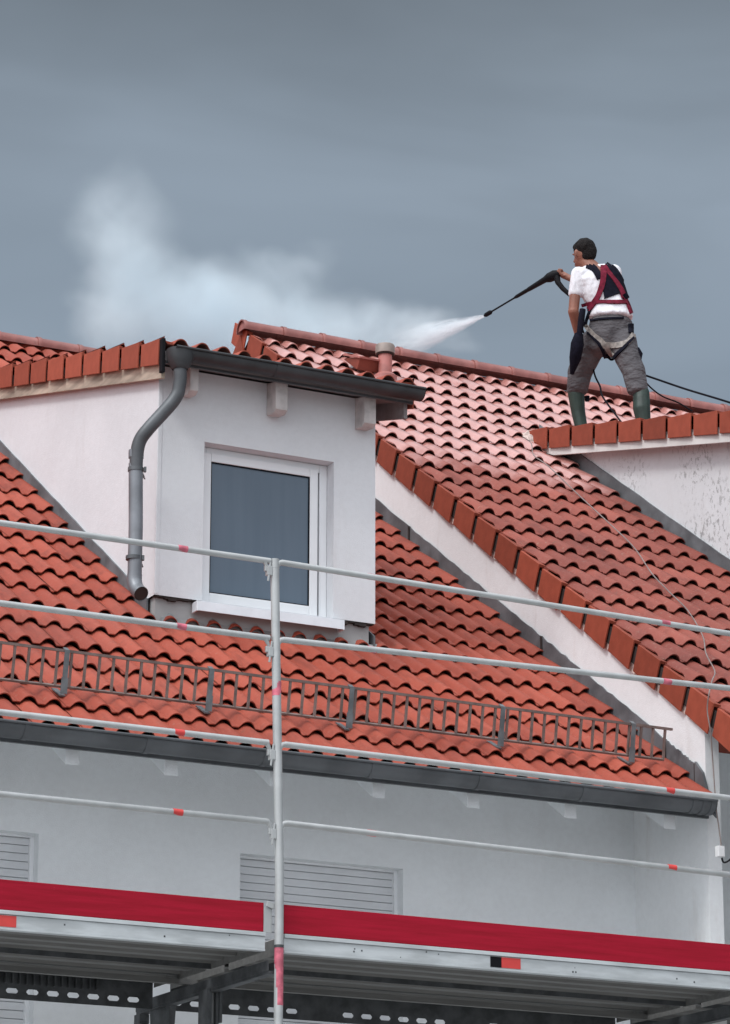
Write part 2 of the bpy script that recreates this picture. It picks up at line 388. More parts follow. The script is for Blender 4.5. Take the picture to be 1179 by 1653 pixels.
def ridge_row(parent, m, x0, x1, y, z, pitch=0.37, r=0.105, end_disc=False):
    # half-round ridge tiles, each overlapping the next, larger at its left end
    def cap():
        b = MB(); n = 14; Lr = pitch + 0.05
        sec = []
        for (x, rr) in ((0, r * 1.10), (0.035, r * 1.10), (0.045, r), (Lr, r * 0.92)):
            sec.append([(x, rr * math.cos(R_(-12) + R_(204) * k / n), rr * math.sin(R_(-12) + R_(204) * k / n)) for k in range(n + 1)])
        inner = [(x, yy * 0.86, zz * 0.86) for (x, yy, zz) in sec[0]]
        vs = inner + [p for s_ in sec for p in s_]
        fs = [(i*(n+1)+k, i*(n+1)+k+1, (i+1)*(n+1)+k+1, (i+1)*(n+1)+k) for i in range(4) for k in range(n)]
        return b.add(vs, fs)
    first = None; i = 0; x = x0; out = []
    while x < x1:
        mtx = Matrix.Translation((x, y + random.uniform(-.003, .003), z + random.uniform(-.003, .004))) @ Matrix.Rotation(R_(-0.6 + random.uniform(-.4, .4)), 4, 'Y')
        if first is None:
            first = cap().build('ridge_tile', m, parent, smooth=True); first.matrix_basis = mtx; out.append(first)
        else: out.append(dup(first, parent, mtx))
        x += pitch; i += 1
    return out

def verge_row(parent, m, x, y_low, z_low, ang, pitch, n, height=0.185, side=-1, name='verge_tile', lift=0.028, depth=0.10, gap=0.022):
    # L-shaped verge tiles: a skirt hanging outside the wall and a flange over the roof edge; local +X up the slope
    def one():
        b = MB(); Lt = pitch - gap; t = 0.012; sh = -0.030
        # skirt: slightly deeper and prouder at its lower end
        b.add([(sh, 0.010*side, -height), (Lt + sh, -0.004*side, -height+0.004), (Lt, -0.004*side, 0), (0, 0.010*side, lift),
               (sh, 0.010*side - t*side, -height), (Lt + sh, -0.004*side - t*side, -height+0.004), (Lt, -0.004*side - t*side, 0), (0, 0.010*side - t*side, lift)],
              [(0,1,2,3),(7,6,5,4),(0,4,5,1),(1,5,6,2),(2,6,7,3),(3,7,4,0)])
        # flange with a rolled edge on the roof side
        b.add([(0, 0.010*side - t*side, lift-0.022), (Lt, -0.004*side - t*side, -0.022), (Lt, -depth*side, -0.03), (0, -depth*side, lift-0.03),
               (0, 0.010*side - t*side, lift), (Lt, -0.004*side - t*side, 0), (Lt, -depth*side, -0.008), (0, -depth*side, lift-0.008)],
              [(0,1,2,3),(7,6,5,4),(0,4,5,1),(1,5,6,2),(2,6,7,3),(3,7,4,0)])
        return b
    first = None
    for i in range(n):
        s = i * pitch
        mtx = (Matrix.Translation((x + random.uniform(-.002, .002), y_low + s * math.cos(ang), z_low + s * math.sin(ang)))
               @ Matrix(((0, 1, 0, 0), (math.cos(ang), 0, -math.sin(ang), 0), (math.sin(ang), 0, math.cos(ang), 0), (0, 0, 0, 1)))
               @ Matrix.Rotation(R_(random.uniform(-.35, .35)), 4, 'Y'))
        if first is None:
            first = one().build(name, m, parent, bevel=0.003); first.matrix_basis = mtx
        else: dup(first, parent, mtx)

def half_gutter(name, m, parent, x0, x1, y, z, r, seams=(), n=14):
    b = MB(); vs = []; fs = []
    sec = []
    for k in range(n + 1):                       # outer half circle from the back lip round to the front lip
        t = PI * k / n; sec.append((y + r * math.cos(t), z - r * math.sin(t)))
    # rolled bead at the front
    bead = [(y - r - 0.006 + 0.009 * math.cos(a), z + 0.004 + 0.009 * math.sin(a)) for a in [R_(-60 + 300 * j / 8) for j in range(9)]]
    inner = [(y + (r - 0.005) * math.cos(PI * k / n), z - (r - 0.005) * math.sin(PI * k / n)) for k in range(n, -1, -1)]
    loop = sec + bead + inner
    m_ = len(loop)
    for x in (x0, x1): vs += [(x, p[0], p[1]) for p in loop]
    fs = [(k, k+1, m_+k+1, m_+k) for k in range(m_ - 1)] + [(m_-1, 0, m_, 2*m_-1)]
    b.add(vs, fs)
    for x in (x0, x1):                            # stop ends
        pts = [(x, p[0], p[1]) for p in sec]; b.add(pts + [(x + 0.004, p[0], p[1]) for p in sec], [tuple(range(n+1)), tuple(range(n+1, 2*n+2))[::-1]])
    g = b.build(name, m, parent, smooth=True)
    for sx in seams:
        q = MB(); rr = r + 0.0035; vs = []
        for x in (sx, sx + 0.035): vs += [(x, y + rr * math.cos(PI*k/n), z - rr * math.sin(PI*k/n)) for k in range(n+1)]
        q.add(vs, [(k, k+1, n+1+k+1, n+1+k) for k in range(n)])
        q.add([(sx, y + (r-.002) * math.cos(PI*k/n), z - (r-.002) * math.sin(PI*k/n)) for k in range(n+1)] + [(sx, y + rr * math.cos(PI*k/n), z - rr * math.sin(PI*k/n)) for k in range(n+1)],
              [(k, k+1, n+1+k+1, n+1+k) for k in range(n)])
        q.build('gutter_joint', m, g, smooth=True)
    return g

# =================================================================== LEFT HOUSE (A)
AR = R_(33.918); AY0, AZ0 = 16.349, 4.098
def zA(y): return AZ0 + (y - AY0) * math.tan(AR)
dA = Vector((0, math.cos(AR), math.sin(AR))); nA = Vector((0, -math.sin(AR), math.cos(AR)))
XW = 10.76                                       # face of the party gable wall
YF = 17.20                                       # facade plane
AX0 = 1.0                                        # left end built
AYR = 23.90; AZR = zA(AYR)
house = empty('terraced_house', (5.9, 20.0, -1.5))
tag(house, 'white terraced house with clean orange tiled roof, window dormer and closed roller shutters', 'house')

# facade with window openings
def wall_with_holes(x0, x1, z0, z1, y0, y1, holes):
    b = MB(); xs = sorted({x0, x1} | {h[0] for h in holes} | {h[1] for h in holes}); zs = sorted({z0, z1} | {h[2] for h in holes} | {h[3] for h in holes})
    def solid(xa, xb, za, zb):
        xm, zm = (xa+xb)/2, (za+zb)/2
        return not any(h[0] < xm < h[1] and h[2] < zm < h[3] for h in holes)
    for i in range(len(xs)-1):
        for j in range(len(zs)-1):
            if solid(xs[i], xs[i+1], zs[j], zs[j+1]):
                b.add([(xs[i], y0, zs[j]), (xs[i+1], y0, zs[j]), (xs[i+1], y0, zs[j+1]), (xs[i], y0, zs[j+1])], [(0,1,2,3)])
                b.add([(xs[i], y1, zs[j]), (xs[i+1], y1, zs[j]), (xs[i+1], y1, zs[j+1]), (xs[i], y1, zs[j+1])], [(3,2,1,0)])
    for h in holes:
        xa, xb, za, zb = h
        b.add([(xa,y0,za),(xa,y1,za),(xa,y1,zb),(xa,y0,zb)], [(0,1,2,3)]); b.add([(xb,y0,za),(xb,y1,za),(xb,y1,zb),(xb,y0,zb)], [(3,2,1,0)])
        b.add([(xa,y0,zb),(xa,y1,zb),(xb,y1,zb),(xb,y0,zb)], [(0,1,2,3)]); b.add([(xa,y0,za),(xa,y1,za),(xb,y1,za),(xb,y0,za)], [(3,2,1,0)])
    b.add([(x0,y0,z0),(x0,y1,z0),(x0,y1,z1),(x0,y0,z1)], [(0,1,2,3)]); b.add([(x1,y0,z0),(x1,y1,z0),(x1,y1,z1),(x1,y0,z1)], [(3,2,1,0)])
    return b
HZ0, HZ1 = 2.12, 3.617
holes = [(5.55, 6.70, HZ0, HZ1), (7.99, 9.09, HZ0, HZ1), (3.1, 4.25, HZ0, HZ1)]
fac = wall_with_holes(AX0, XW, -1.5, 4.36, YF, YF + 0.30, holes).build('facade_wall', M['plaster_facade'], house)
for (xa, xb, za, zb) in holes:
    wf = MB(); y = YF + 0.075
    for (p, q) in (((xa, y, za), (xa + .022, y + .06, zb)), ((xb - .022, y, za), (xb, y + .06, zb)), ((xa + .022, y, zb - .012), (xb - .022, y + .06, zb))): wf.box(p, q)
    wf = wf.build('shuttered_window', M['upvc'], house)
    s = MB(); z = za; n = 0
    while z < zb - 0.013:
        z2 = min(z + 0.048, zb - 0.013)
        s.add([(xa + .022, y + .034, z), (xb - .022, y + .034, z), (xb - .022, y + .022, z + .003), (xa + .022, y + .022, z + .003),
               (xb - .022, y + .0205, (z + z2)/2), (xa + .022, y + .0205, (z + z2)/2), (xb - .022, y + .022, z2 - .003), (xa + .022, y + .022, z2 - .003), (xb - .022, y + .034, z2), (xa + .022, y + .034, z2)],
              [(0,1,2,3),(3,2,4,5),(5,4,6,7),(7,6,8,9)])
        z += 0.048
    s.build('roller_shutter', M['shutter'], wf)
    MB().box((xa - .04, YF - .04, za - .03), (xb + .04, YF + .09, za - .003)).build('sill', M['alu'], wf)
# side and back of the body
MB().box((AX0, YF + .30, -1.5), (AX0 + .3, 27.4, 4.36)).build('side_wall', M['plaster_facade'], house)
MB().box((AX0, 27.4, -1.5), (18.3, 27.7, 4.36)).build('rear_wall', M['plaster_facade'], house)
# eaves soffit (boards on the rafters)
sf = MB()
ys, ye = 16.30, YF + .02
sf.prism([Vector((AX0, ys, zA(ys) - .115)), Vector((AX0, ye, zA(ye) - .115)), Vector((AX0, ye, zA(ye) - .085)), Vector((AX0, ys, zA(ys) - .085))], (AX0,0,0), (XW - .004,0,0))
sf.build('soffit', M['plaster_facade'], house)
# rafter tails below the gutter
raf0 = None
xs_r = [hy(px, py, 16.40).x for px, py in ((115,1236),(275,1253),(445,1270),(610,1287),(763,1304),(920,1320),(1080,1338))]
dxr = 0.655
xs_r = [xs_r[0] - dxr * k for k in range(7, 0, -1)] + xs_r
for xr in xs_r:
    yy0, yy1 = 16.40, YF
    poly = [Vector((xr - .035, yy0, 3.855)), Vector((xr - .035, yy0, zA(yy0) - .118)), Vector((xr - .035, yy1, zA(yy1) - .118)), Vector((xr - .035, yy1, 3.855 + (yy1-yy0) * .62))]
    MB().prism(poly, (0,0,0), (.085, 0, 0)).build('rafter_tail', M['plaster_facade'], house, bevel=.004)

# main roof
L_A, HW_A = 0.3565, 0.151
rowsA = int((AYR - 16.2) / math.cos(AR) / L_A) + 1
OA = Vector((6.6, AY0, AZ0)) + dA * (-0.138) - nA * 0.030
def keepA(x, s):                                 # the dormer's own roof covers this stretch
    y = OA.y + s * math.cos(AR)
    return not (7.95 < x < 9.05 and 18.6 < y < 21.6)
roofA = tile_field('roof', M['tileA'], house, OA, AR, AX0, XW - .012, 6.353, HW_A, L_A, rowsA, keep=keepA, seed=3, smax=(AYR - OA.y) / math.cos(AR) - .02)
# deck under the tiles so no light leaks through
q = MB(); 
q.prism([Vector((AX0, 16.26, zA(16.26) - .085)), Vector((AX0, AYR, AZR - .085)), Vector((AX0, AYR, AZR - .055)), Vector((AX0, 16.26, zA(16.26) - .055))], (AX0,0,0), (XW - .006, 0, 0))
q.build('roof_underlay', M['dark'], roofA)
q = MB(); q.prism([Vector((AX0, AYR, AZR - .05)), Vector((AX0, 27.9, AZR - 2.7)), Vector((AX0, 27.9, AZR - 2.8)), Vector((AX0, AYR, AZR - .15))], (AX0,0,0), (XW - .006, 0, 0))
q.build('rear_slope', M['tileA'], roofA)
ridge_row(roofA, M['ridge'], AX0, XW - .45, AYR, AZR - .012, r=.080)

# eaves gutter
gy, gz, gr = 16.245, 4.005, .072
gutA = half_gutter('gutter', M['zinc'], house, AX0, 10.72, gy, gz, gr, seams=(6.93, 7.66, 8.35, 9.06, 9.77, 6.2, 5.4, 10.55, 10.62, 10.68))
# little fascia behind the gutter
MB().box((AX0, 16.322, 3.93), (XW - .004, 16.345, 4.045)).build('fascia', M['zinc'], house)

# snow guard along the eaves
sg = MB()
k_ = 0.06
nG = (nA * .30 + Vector((0, 0, .72))).normalized()
P1 = Vector((3.0, 16.70, zA(16.70))) ; P2 = Vector((10.62, 16.645, zA(16.645)))
b0 = P1 + nA * .055; b1 = P2 + nA * .055; t0 = b0 + nG * .215; t1 = b1 + nG * .195 + Vector((.0, 0, 0))
sg.bar(b0, b1, .022, .012, nA); sg.bar(t0, t1 + (t1 - t0).normalized() * .05, .020, .016, nG)
nb = int((b1 - b0).length / .0865)
for i in range(nb + 1):
    f = i / nb; p = b0.lerp(b1, f); t = t0.lerp(t1, f); sg.bar(p, t, .013, .014, (1, 0, 0))
guard = sg.build('snow_guard', M['guard'], house)
brk = None
for xb in (3.9, 4.8, 5.7, 6.60, 7.505, 8.42, 9.45, 10.38):
    f = (xb - b0.x) / (b1.x - b0.x); p = b0.lerp(b1, f); t = t0.lerp(t1, f)
    q = MB()
    pf = -dA * .022
    q.bar(p - nA * .030 - dA * .035, p + nG * .06 + pf, .040, .008, (0, 1, 0)); q.bar(p + nG * .055 + pf, t + nG * .014 + pf, .030, .008, (0, 1, 0))
    q.bar(t + nG * .010 + pf, t + nG * .010 + dA * .02, .028, .006, (0, 0, 1))
    q.bar(p - nA * .045 - dA * .03, p - nA * .06 + dA * .12, .035, .008, nA)
    q.build('guard_bracket', M['guardgrey'], guard)

# flashing along the party wall
fl = MB()
def strip_on_wall(xf, yA, yB, zf, h0, h1, seg, wob, th=.010, seed=5):
    rr = random.Random(seed); b = MB(); top = []; bot = []
    for i in range(seg + 1):
        y = yA + (yB - yA) * i / seg
        bot.append(Vector((xf, y, zf(y) + h0))); top.append(Vector((xf, y, zf(y) + h1 + rr.uniform(-wob, wob))))
    vs = bot + top + [p + Vector((-th, 0, 0)) for p in bot] + [p + Vector((-th, 0, 0)) for p in top]; n = seg + 1
    fs = []
    for i in range(seg):
        fs += [(i, i+1, n+i+1, n+i), (2*n+i, 3*n+i, 3*n+i+1, 2*n+i+1), (n+i, n+i+1, 3*n+i+1, 3*n+i), (i, 2*n+i, 2*n+i+1, i+1)]
    fs += [(0, n, 3*n, 2*n), (n-1, 3*n-1, 4*n-1, 2*n-1)]
    return b.add(vs, fs)
for (ya, yb) in ((16.43, 16.78), (16.775, 18.30), (18.295, 20.22), (20.215, 22.9)):
    o = strip_on_wall(XW - .003, ya, yb, zA, -.06, .128, 26, .007, seed=int(ya*10)).build('flashing', M['lead'], roofA)
    cvr = strip_on_wall(XW - .003, ya + .002, ya + .022, zA, -.05, .132, 1, 0, th=.018).build('flashing_joint', M['dark'], roofA)
q = MB(); q.prism([Vector((XW-.022, 16.22, zA(16.22)-.10)), Vector((XW-.022, 16.44, zA(16.44)-.06)), Vector((XW-.022, 16.44, zA(16.44)+.15)), Vector((XW-.022, 16.36, zA(16.36)+.12)), Vector((XW-.022, 16.30, zA(16.30)+.0))], (0,0,0), (.018,0,0))
q.build('flashing', M['lead'], roofA)

# ---------------------------------------------------------------- the window dormer
XL, XR2, YD = 7.74, 9.31, 18.0
DS = math.atan(.2515)
def zD(y): return 7.04 + .2515 * (y - 17.85)      # level of the verge tops
yj = (7.04 - .2515 * 17.85 - AZ0 + AY0 * math.tan(AR)) / (math.tan(AR) - .2515)   # where it meets the main roof
dwall = MB()
wx0, wx1, wz0, wz1 = 8.068, 9.003, 5.345, 6.450
ztop = zD(YD) - .26
# front, built as a wall with a window opening
fr = wall_with_holes(XL, XR2, 5.385, ztop + .10, YD, YD + .16, [(wx0, wx1, 5.386, wz1)])
dorm = fr.build('dormer_wall', M['plaster'], house)
ck = MB()
for xa, xb in ((XL, XL + .12), (XR2 - .12, XR2)):
    y0 = YD + .161; yt = yj - .15
    # cheek: from the main roof up to the underside of the dormer roof
    ck.prism([Vector((xa, y0, max(zA(y0) - .1, 5.2))), Vector((xa, yt, zA(yt) - .1)), Vector((xa, yt, zD(yt) - .22)), Vector((xa, y0, zD(y0) - .22))], (0,0,0), (xb - xa, 0, 0))
ck.build('dormer_cheek', M['plaster'], dorm)
# grey rendered upstand under the wall with the ragged gap's shade added as dark strips
MB().box((XL + .02, YD + .035, 5.10), (XR2 - .03, YD + .15, 5.384)).build('dormer_base', M['plaster_base'], dorm)
rr = random.Random(4); q = MB()
for (xa, xb) in ((XL + .01, 8.03), (9.06, XR2 - .01)):
    x = xa
    while x < xb:
        wd = rr.uniform(.02, .06); q.box((x, YD + .004, 5.384 - rr.uniform(.006, .028)), (min(x + wd, xb), YD + .04, 5.3849)); x += wd
q.build('gap_shade_strip', M['dark'], dorm)
# lead apron dressed over the tiles
ap = MB(); nseg = 60; vs = []; rr = random.Random(9)
yb0 = YD + .034
for i in range(nseg + 1):
    x = 7.80 + (9.34 - 7.80) * i / nseg
    ph = ((x - 6.353) / HW_A) % 1.0; hum = .036 * max(0, math.cos(2*PI*(ph)) ) ** .8 if math.cos(2*PI*ph) > 0 else 0
    for (yy, up) in ((yb0 - .002, .022), (yb0 - .006, .016), (yb0 - .010, .008), (yb0 - .016 - rr.uniform(0, .004), .003)):
        base_ = zA(yy) + (.004 if up > .015 else 0) - .016 + hum * 1.0 + up + .012
        vs.append((x, yy, base_))
fsx = [(i*4+k, (i+1)*4+k, (i+1)*4+k+1, i*4+k+1) for i in range(nseg) for k in range(3)]
M['apron'] = simple('lead_apron', (0.27, 0.28, 0.28), 0.55, 0.2, var=0.3, scale=6, bs=0.4, bscale=15, bd=0.01)
ap.add(vs, fsx).build('apron_flashing', M['apron'], dorm, smooth=True)
# cheek flashing (dark band along the roof line)
strip_on_wall(XL - .001, 18.10, yj + .4, zA, -.05, .105, 30, .004, th=.012).build('cheek_flashing', M['lead'], dorm)
strip_on_wall(XR2 + .012, 18.02, 21.2, zA, -.05, .085, 20, .004, th=.012).build('cheek_flashing', M['lead'], dorm)
# soft plaster corner bead on the left corner
MB().box((XL - .002, YD - .003, 5.39), (XL + .03, YD + .02, ztop)).build('corner_bead', M['plaster'], dorm, bevel=.006)

# window
yw = YD + .085
win = MB()
def frame(b, x0, x1, z0, z1, y0, y1, t, tb=None):
    tb = tb or t
    b.box((x0, y0, z0), (x0 + t, y1, z1)); b.box((x1 - t, y0, z0), (x1, y1, z1))
    b.box((x0 + t, y0, z1 - t), (x1 - t, y1, z1)); b.box((x0 + t, y0, z0), (x1 - t, y1, z0 + tb))
frame(win, wx0 + .002, wx1 - .002, 5.375, wz1 - .002, yw + .012, yw + .07, .055, .045)
win = win.build('window', M['upvc'], house, bevel=.004)
q = MB(); frame(q, wx0 + .030, wx1 - .075, 5.395, wz1 - .040, yw - .004, yw + .05, .058, .076)
q.build('sash', M['upvc'], win, bevel=.006)
q = MB(); frame(q, wx0 + .0882, wx1 - .1332, 5.4712, wz1 - .0982, yw + .002, yw + .02, .006)
q.build('gasket', M['rubber'], win)
MB().box((wx0 + .09, yw + .012, 5.473), (wx1 - .135, yw + .024, wz1 - .100)).build('pane', M['pane'], win)
sl = MB(); sx0, sx1 = 8.02, 9.045
sl.prism([Vector((sx0, YD - .055, 5.318)), Vector((sx0, YD + .09, 5.372)), Vector((sx0, YD + .09, 5.392)), Vector((sx0, YD - .055, 5.345))], (0,0,0), (sx1 - sx0, 0, 0))
sl.box((sx0, YD - .060, 5.302), (sx1, YD - .0555, 5.366)); sl.box((sx1, YD - .060, 5.300), (sx1 + .012, YD + .02, 5.366)); sl.box((sx0 - .012, YD - .060, 5.300), (sx0, YD + .02, 5.366))
sl.build('sill', M['alu'], win, bevel=.002)
for px, py in ((341, 976), (501, 1001)):
    p = hy(px, py, yw + .0); MB().box((p.x - .018, yw + .001, 5.392), (p.x + .018, yw + .0105, 5.400)).build('drain_cap', M['white'], win)

# dormer roof
DX0, DX1 = 7.66, 9.50
DE = 17.80                                        # eave edge
OD = Vector((8, DE, zD(DE) - .055))
rowsD = int((yj - DE) / math.cos(DS) / .345) + 1
dnr = MB(); 
dnr.prism([Vector((DX0 + .02, DE - .02, zD(DE) - .15)), Vector((DX0 + .02, yj, zD(yj) - .15)), Vector((DX0 + .02, yj, zD(yj) - .09)), Vector((DX0 + .02, DE - .02, zD(DE) - .09))], (0,0,0), (DX1 - DX0 - .04, 0, 0))
dnr.build('dormer_soffit', M['soffgrey'], dorm)
droof = tile_field('dormer_roof', M['tileA'], house, OD, DS, DX0 + .02, DX1 - .01, 7.80, .150, .345, rowsD, seed=11, lift=.032)
verge_row(droof, M['verge'], DX0, DE + .015, zD(DE) - .02, DS, .342, int((yj - DE) / math.cos(DS) / .342) + 1, height=.150, lift=.018)
verge_row(droof, M['verge'], DX1, DE + .015, zD(DE) - .02, DS, .342, int((yj - DE) / math.cos(DS) / .342) + 1, height=.16, side=1, lift=.018)
# barge boards
for xx, mm in ((DX0 + .028, M['wood']), (DX1 - .055, M['soffgrey'])):
    MB().prism([Vector((xx, DE + .05, zD(DE) - .250)), Vector((xx, yj, zD(yj) - .245)), Vector((xx, yj, zD(yj) - .12)), Vector((xx, DE + .05, zD(DE) - .12))], (0,0,0), (.026, 0, 0)).build('barge_board', mm, dorm)
# dark end cap at the eave corner
MB().box((DX0 - .004, DE - .03, zD(DE) - .235), (DX0 + .022, DE + .012, zD(DE) - .005)).build('verge_end', M['black'], droof, bevel=.005)
# dormer rafter feet
for (px, py, wd, dz) in ((455, 666, .088, .20), (598, 688, .088, .20), (314, 635, .060, .13)):
    p = hy(px, py, 17.86)
    zb_ = p.z
    MB().prism([Vector((p.x - wd/2, 17.86, zb_ + .02)), Vector((p.x - wd/2, 17.90, zb_)), Vector((p.x - wd/2, YD - .001, zb_ + .012)), Vector((p.x - wd/2, YD - .001, zD(18) - .16)), Vector((p.x - wd/2, 17.86, zD(17.86) - .152))], (0,0,0), (wd, 0, 0)).build('rafter_foot', M['woodgrey'], dorm, bevel=.006)
# dormer gutter with hopper and downpipe
gy2, gr2 = 17.720, .064
gz2 = hy(480, 593, gy2 - gr2).z
M['zincdark'] = simple('dark_zinc', (0.050, 0.053, 0.057), 0.5, 0.3, var=0.25, scale=5, bs=0.1, bscale=20)
gutD = half_gutter('gutter', M['zincdark'], house, 7.705, 9.505, gy2, gz2, gr2, seams=(8.42,))
MB().box((DX0 + .03, DE - .015, gz2 - .07), (DX1 - .02, DE + .005, gz2 + .01)).build('gutter_board', M['zinc'], gutD)
h0 = Vector((hy(291, 590, gy2).x, gy2, gz2))
q = MB(); secs = [(0.004, .088, .072), (-.05, .084, .071), (-.105, .060, .060), (-.125, .047, .047)]; vs = []; nn_ = 16
for (dz, rx, ry) in secs: vs += [(h0.x + rx * math.copysign(abs(math.cos(2*PI*k/nn_)) ** .7, math.cos(2*PI*k/nn_)), h0.y + ry * math.copysign(abs(math.sin(2*PI*k/nn_)) ** .7, math.sin(2*PI*k/nn_)), h0.z + dz) for k in range(nn_)]
q.add(vs, [(i*nn_+k, i*nn_+(k+1) % nn_, (i+1)*nn_+(k+1) % nn_, (i+1)*nn_+k) for i in range(3) for k in range(nn_)])
q.build('gutter_outlet', M['zincdark'], gutD, smooth=True)
def smooth_path(pts, sub=8):
    pts = [Vector(p) for p in pts]; out = []
    for i in range(len(pts) - 1):
        p0 = pts[max(i-1, 0)]; p1 = pts[i]; p2 = pts[i+1]; p3 = pts[min(i+2, len(pts)-1)]
        for k in range(sub):
            t = k / sub
            out.append(0.5 * ((2*p1) + (p2-p0)*t + (2*p0-5*p1+4*p2-p3)*t*t + (3*p1-p0-3*p2+p3)*t**3))
    out.append(pts[-1]); return out
yp = 17.86
pp = [h0 + Vector((0, 0, -.11)), hy(290, 622, 17.73), hy(281, 646, 17.745), hy(240, 692, 17.80), hy(226, 712, 17.83), hy(221, 735, 17.85), hy(220, 755, 17.86)]
pipe = MB().tube(smooth_path(pp), .043, 18).build('downpipe', M['zinc'], house, smooth=True)
pv = [hy(220, 748, 17.86), hy(219, 850, 17.87), hy(217, 935, 17.87)]
pv = [Vector((pv[0].x, 17.865, pv[0].z)), Vector((pv[1].x, 17.865, pv[1].z)), Vector((pv[2].x, 17.865, pv[2].z))]
MB().tube(pv, .0455, 18).build('pipe_section', M['zinclight'], pipe, smooth=True)
e0 = pv[-1]; shoe = smooth_path([e0 + Vector((0,0,.03)), e0 + Vector((0, -.002, -.02)), e0 + Vector((.006, -.03, -.075)), e0 + Vector((.012, -.085, -.115))], 6)
MB().tube(shoe, .0475, 18, caps=False).build('pipe_shoe', M['zinclight'], pipe, smooth=True)
MB().tube([shoe[-2], shoe[-2].lerp(shoe[-1], .6)], .044, 18).build('pipe_mouth', M['dark'], pipe)  # dark plug painted as the shade inside the pipe
for (px, py) in ((232, 760), (232, 903)):
    z = hy(px, py, 17.865).z; x = pv[0].x
    q = MB().tube([(x, 17.865, z - .012), (x, 17.865, z + .012)], .050, 18)
    q.bar((x + .045, 17.87, z - .015), (x + .085, 17.93, z - .02), .012, .012); q.bar((x + .045, 17.84, z), (x + .06, 17.835, z), .03, .03); q.bar((x + .08, 17.925, z - .02), (x + .105, 17.96, z - .02), .007, .007)
    q.build('pipe_clamp', M['zinc'], pipe, smooth=True)
for (px, py) in ((221, 735),):
    z = hy(px, py, 17.865).z
    MB().tube([(pv[0].x, 17.863, z - .02), (pv[0].x, 17.863, z + .03)], .049, 18).build('pipe_collar', M['zinclight'], pipe, smooth=True)

# =================================================================== RIGHT HOUSE (B)
BR = R_(34.174); XV = 10.73
BY0, BZ0 = 19.466, 6.860
def zB(y): return BZ0 + (y - BY0) * math.tan(BR)  # level of verge tops / hump tops
dB = Vector((0, math.cos(BR), math.sin(BR))); nB = Vector((0, -math.sin(BR), math.cos(BR)))
BYR = 23.10; BZR = zB(BYR)
BX1 = 18.3
nb_house = empty('neighbouring_house', (14, 20.0, -1.5))
tag(nb_house, 'taller white house with brownish red, partly wet tiled roof that the worker stands on', 'house')
WT = .10                                          # front thickness of the wall end
# party gable wall standing above roof A
gw = MB()
gw.prism([Vector((XW, 16.35, -1.5)), Vector((XW, 27.4, -1.5)), Vector((XW, 27.4, 4.4)), Vector((XW, BYR, BZR - .17)), Vector((XW, 16.35, zB(16.35) - .17))], (0,0,0), (WT, 0, 0))
gwall = gw.build('gable_wall', M['plaster_gable'], nb_house)
wall_with_holes(XW + WT + .001, BX1, -1.5, 4.6, YF + .05, YF + .35, [(12.0, 13.1, HZ0, HZ1), (14.6, 15.7, HZ0, HZ1)]).build('facade_wall', M['plaster_facade'], nb_house)
MB().box((BX1, YF + .05, -1.5), (BX1 + .3, 27.4, 4.6)).build('side_wall', M['plaster_facade'], nb_house)
for (xa, xb) in ((12.0, 13.1), (14.6, 15.7)):
    wf = MB(); frame(wf, xa, xb, HZ0, HZ1, YF + .13, YF + .19, .05); wf = wf.build('window', M['upvc'], nb_house)
    MB().box((xa + .05, YF + .15, HZ0 + .05), (xb - .05, YF + .16, HZ1 - .05)).build('pane', M['pane'], wf)
q = MB(); q.prism([Vector((XW + WT + .002, 15.4, zB(15.4) - .19)), Vector((XW + WT + .002, YF + .07, zB(YF + .07) - .19)), Vector((XW + WT + .002, YF + .07, zB(YF + .07) - .155)), Vector((XW + WT + .002, 15.4, zB(15.4) - .155))], (0,0,0), (BX1 - XW - WT, 0, 0))
q.build('soffit', M['plaster_facade'], nb_house)
L_B, HW_B = 0.363, 0.1637
kB = int((21.12 - 15.3) / (L_B * math.cos(BR)))
yB0 = 21.12 - kB * L_B * math.cos(BR)
OB = Vector((11.087, yB0, zB(yB0))) - nB * .078
rowsB = int((BYR - yB0) / math.cos(BR) / L_B) + 1
def keepB(x, s):
    y = OB.y + s * math.cos(BR)
    return not (12.95 < x < 16.8 and y < 20.6 and zB(y) < 7.30 + .2434 * (y - 18.0))
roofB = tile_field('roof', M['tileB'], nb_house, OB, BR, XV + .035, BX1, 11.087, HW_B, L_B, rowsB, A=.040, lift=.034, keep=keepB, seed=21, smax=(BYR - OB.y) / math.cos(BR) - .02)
q = MB(); q.prism([Vector((XW + .01, 15.4, zB(15.4) - .15)), Vector((XW + .01, BYR, BZR - .15)), Vector((XW + .01, BYR, BZR - .095)), Vector((XW + .01, 15.4, zB(15.4) - .095))], (0,0,0), (BX1 - XW - .01, 0, 0))
q.build('roof_underlay', M['dark'], roofB)
q = MB(); q.prism([Vector((XV + .03, BYR, BZR - .05)), Vector((XV + .03, 27.9, BZR - 3.4)), Vector((XV + .03, 27.9, BZR - 3.55)), Vector((XV + .03, BYR, BZR - .17))], (0,0,0), (BX1 - XV, 0, 0))
q.build('rear_slope', M['tileA'], roofB)
nv = int((BYR - 15.95) / math.cos(BR) / L_B) + 1
yv0 = 20.393 - round((20.393 - 15.4) / (L_B * math.cos(BR))) * L_B * math.cos(BR)
verge_row(roofB, M['vergeB'], XV, yv0 - .0, zB(yv0) - .024, BR, L_B, int((BYR - yv0) / math.cos(BR) / L_B) + 1, height=.178, lift=.016, depth=.05, gap=.040)
MB().prism([Vector((XV + .012, 15.4, zB(15.4) - .185)), Vector((XV + .012, BYR, BZR - .19)), Vector((XV + .012, BYR, BZR - .06)), Vector((XV + .012, 15.4, zB(15.4) - .06))], (0,0,0), (.017, 0, 0)).build('verge_shade_batten', M['dark'], roofB)  # near-black board put here as the shade behind the open verge joints
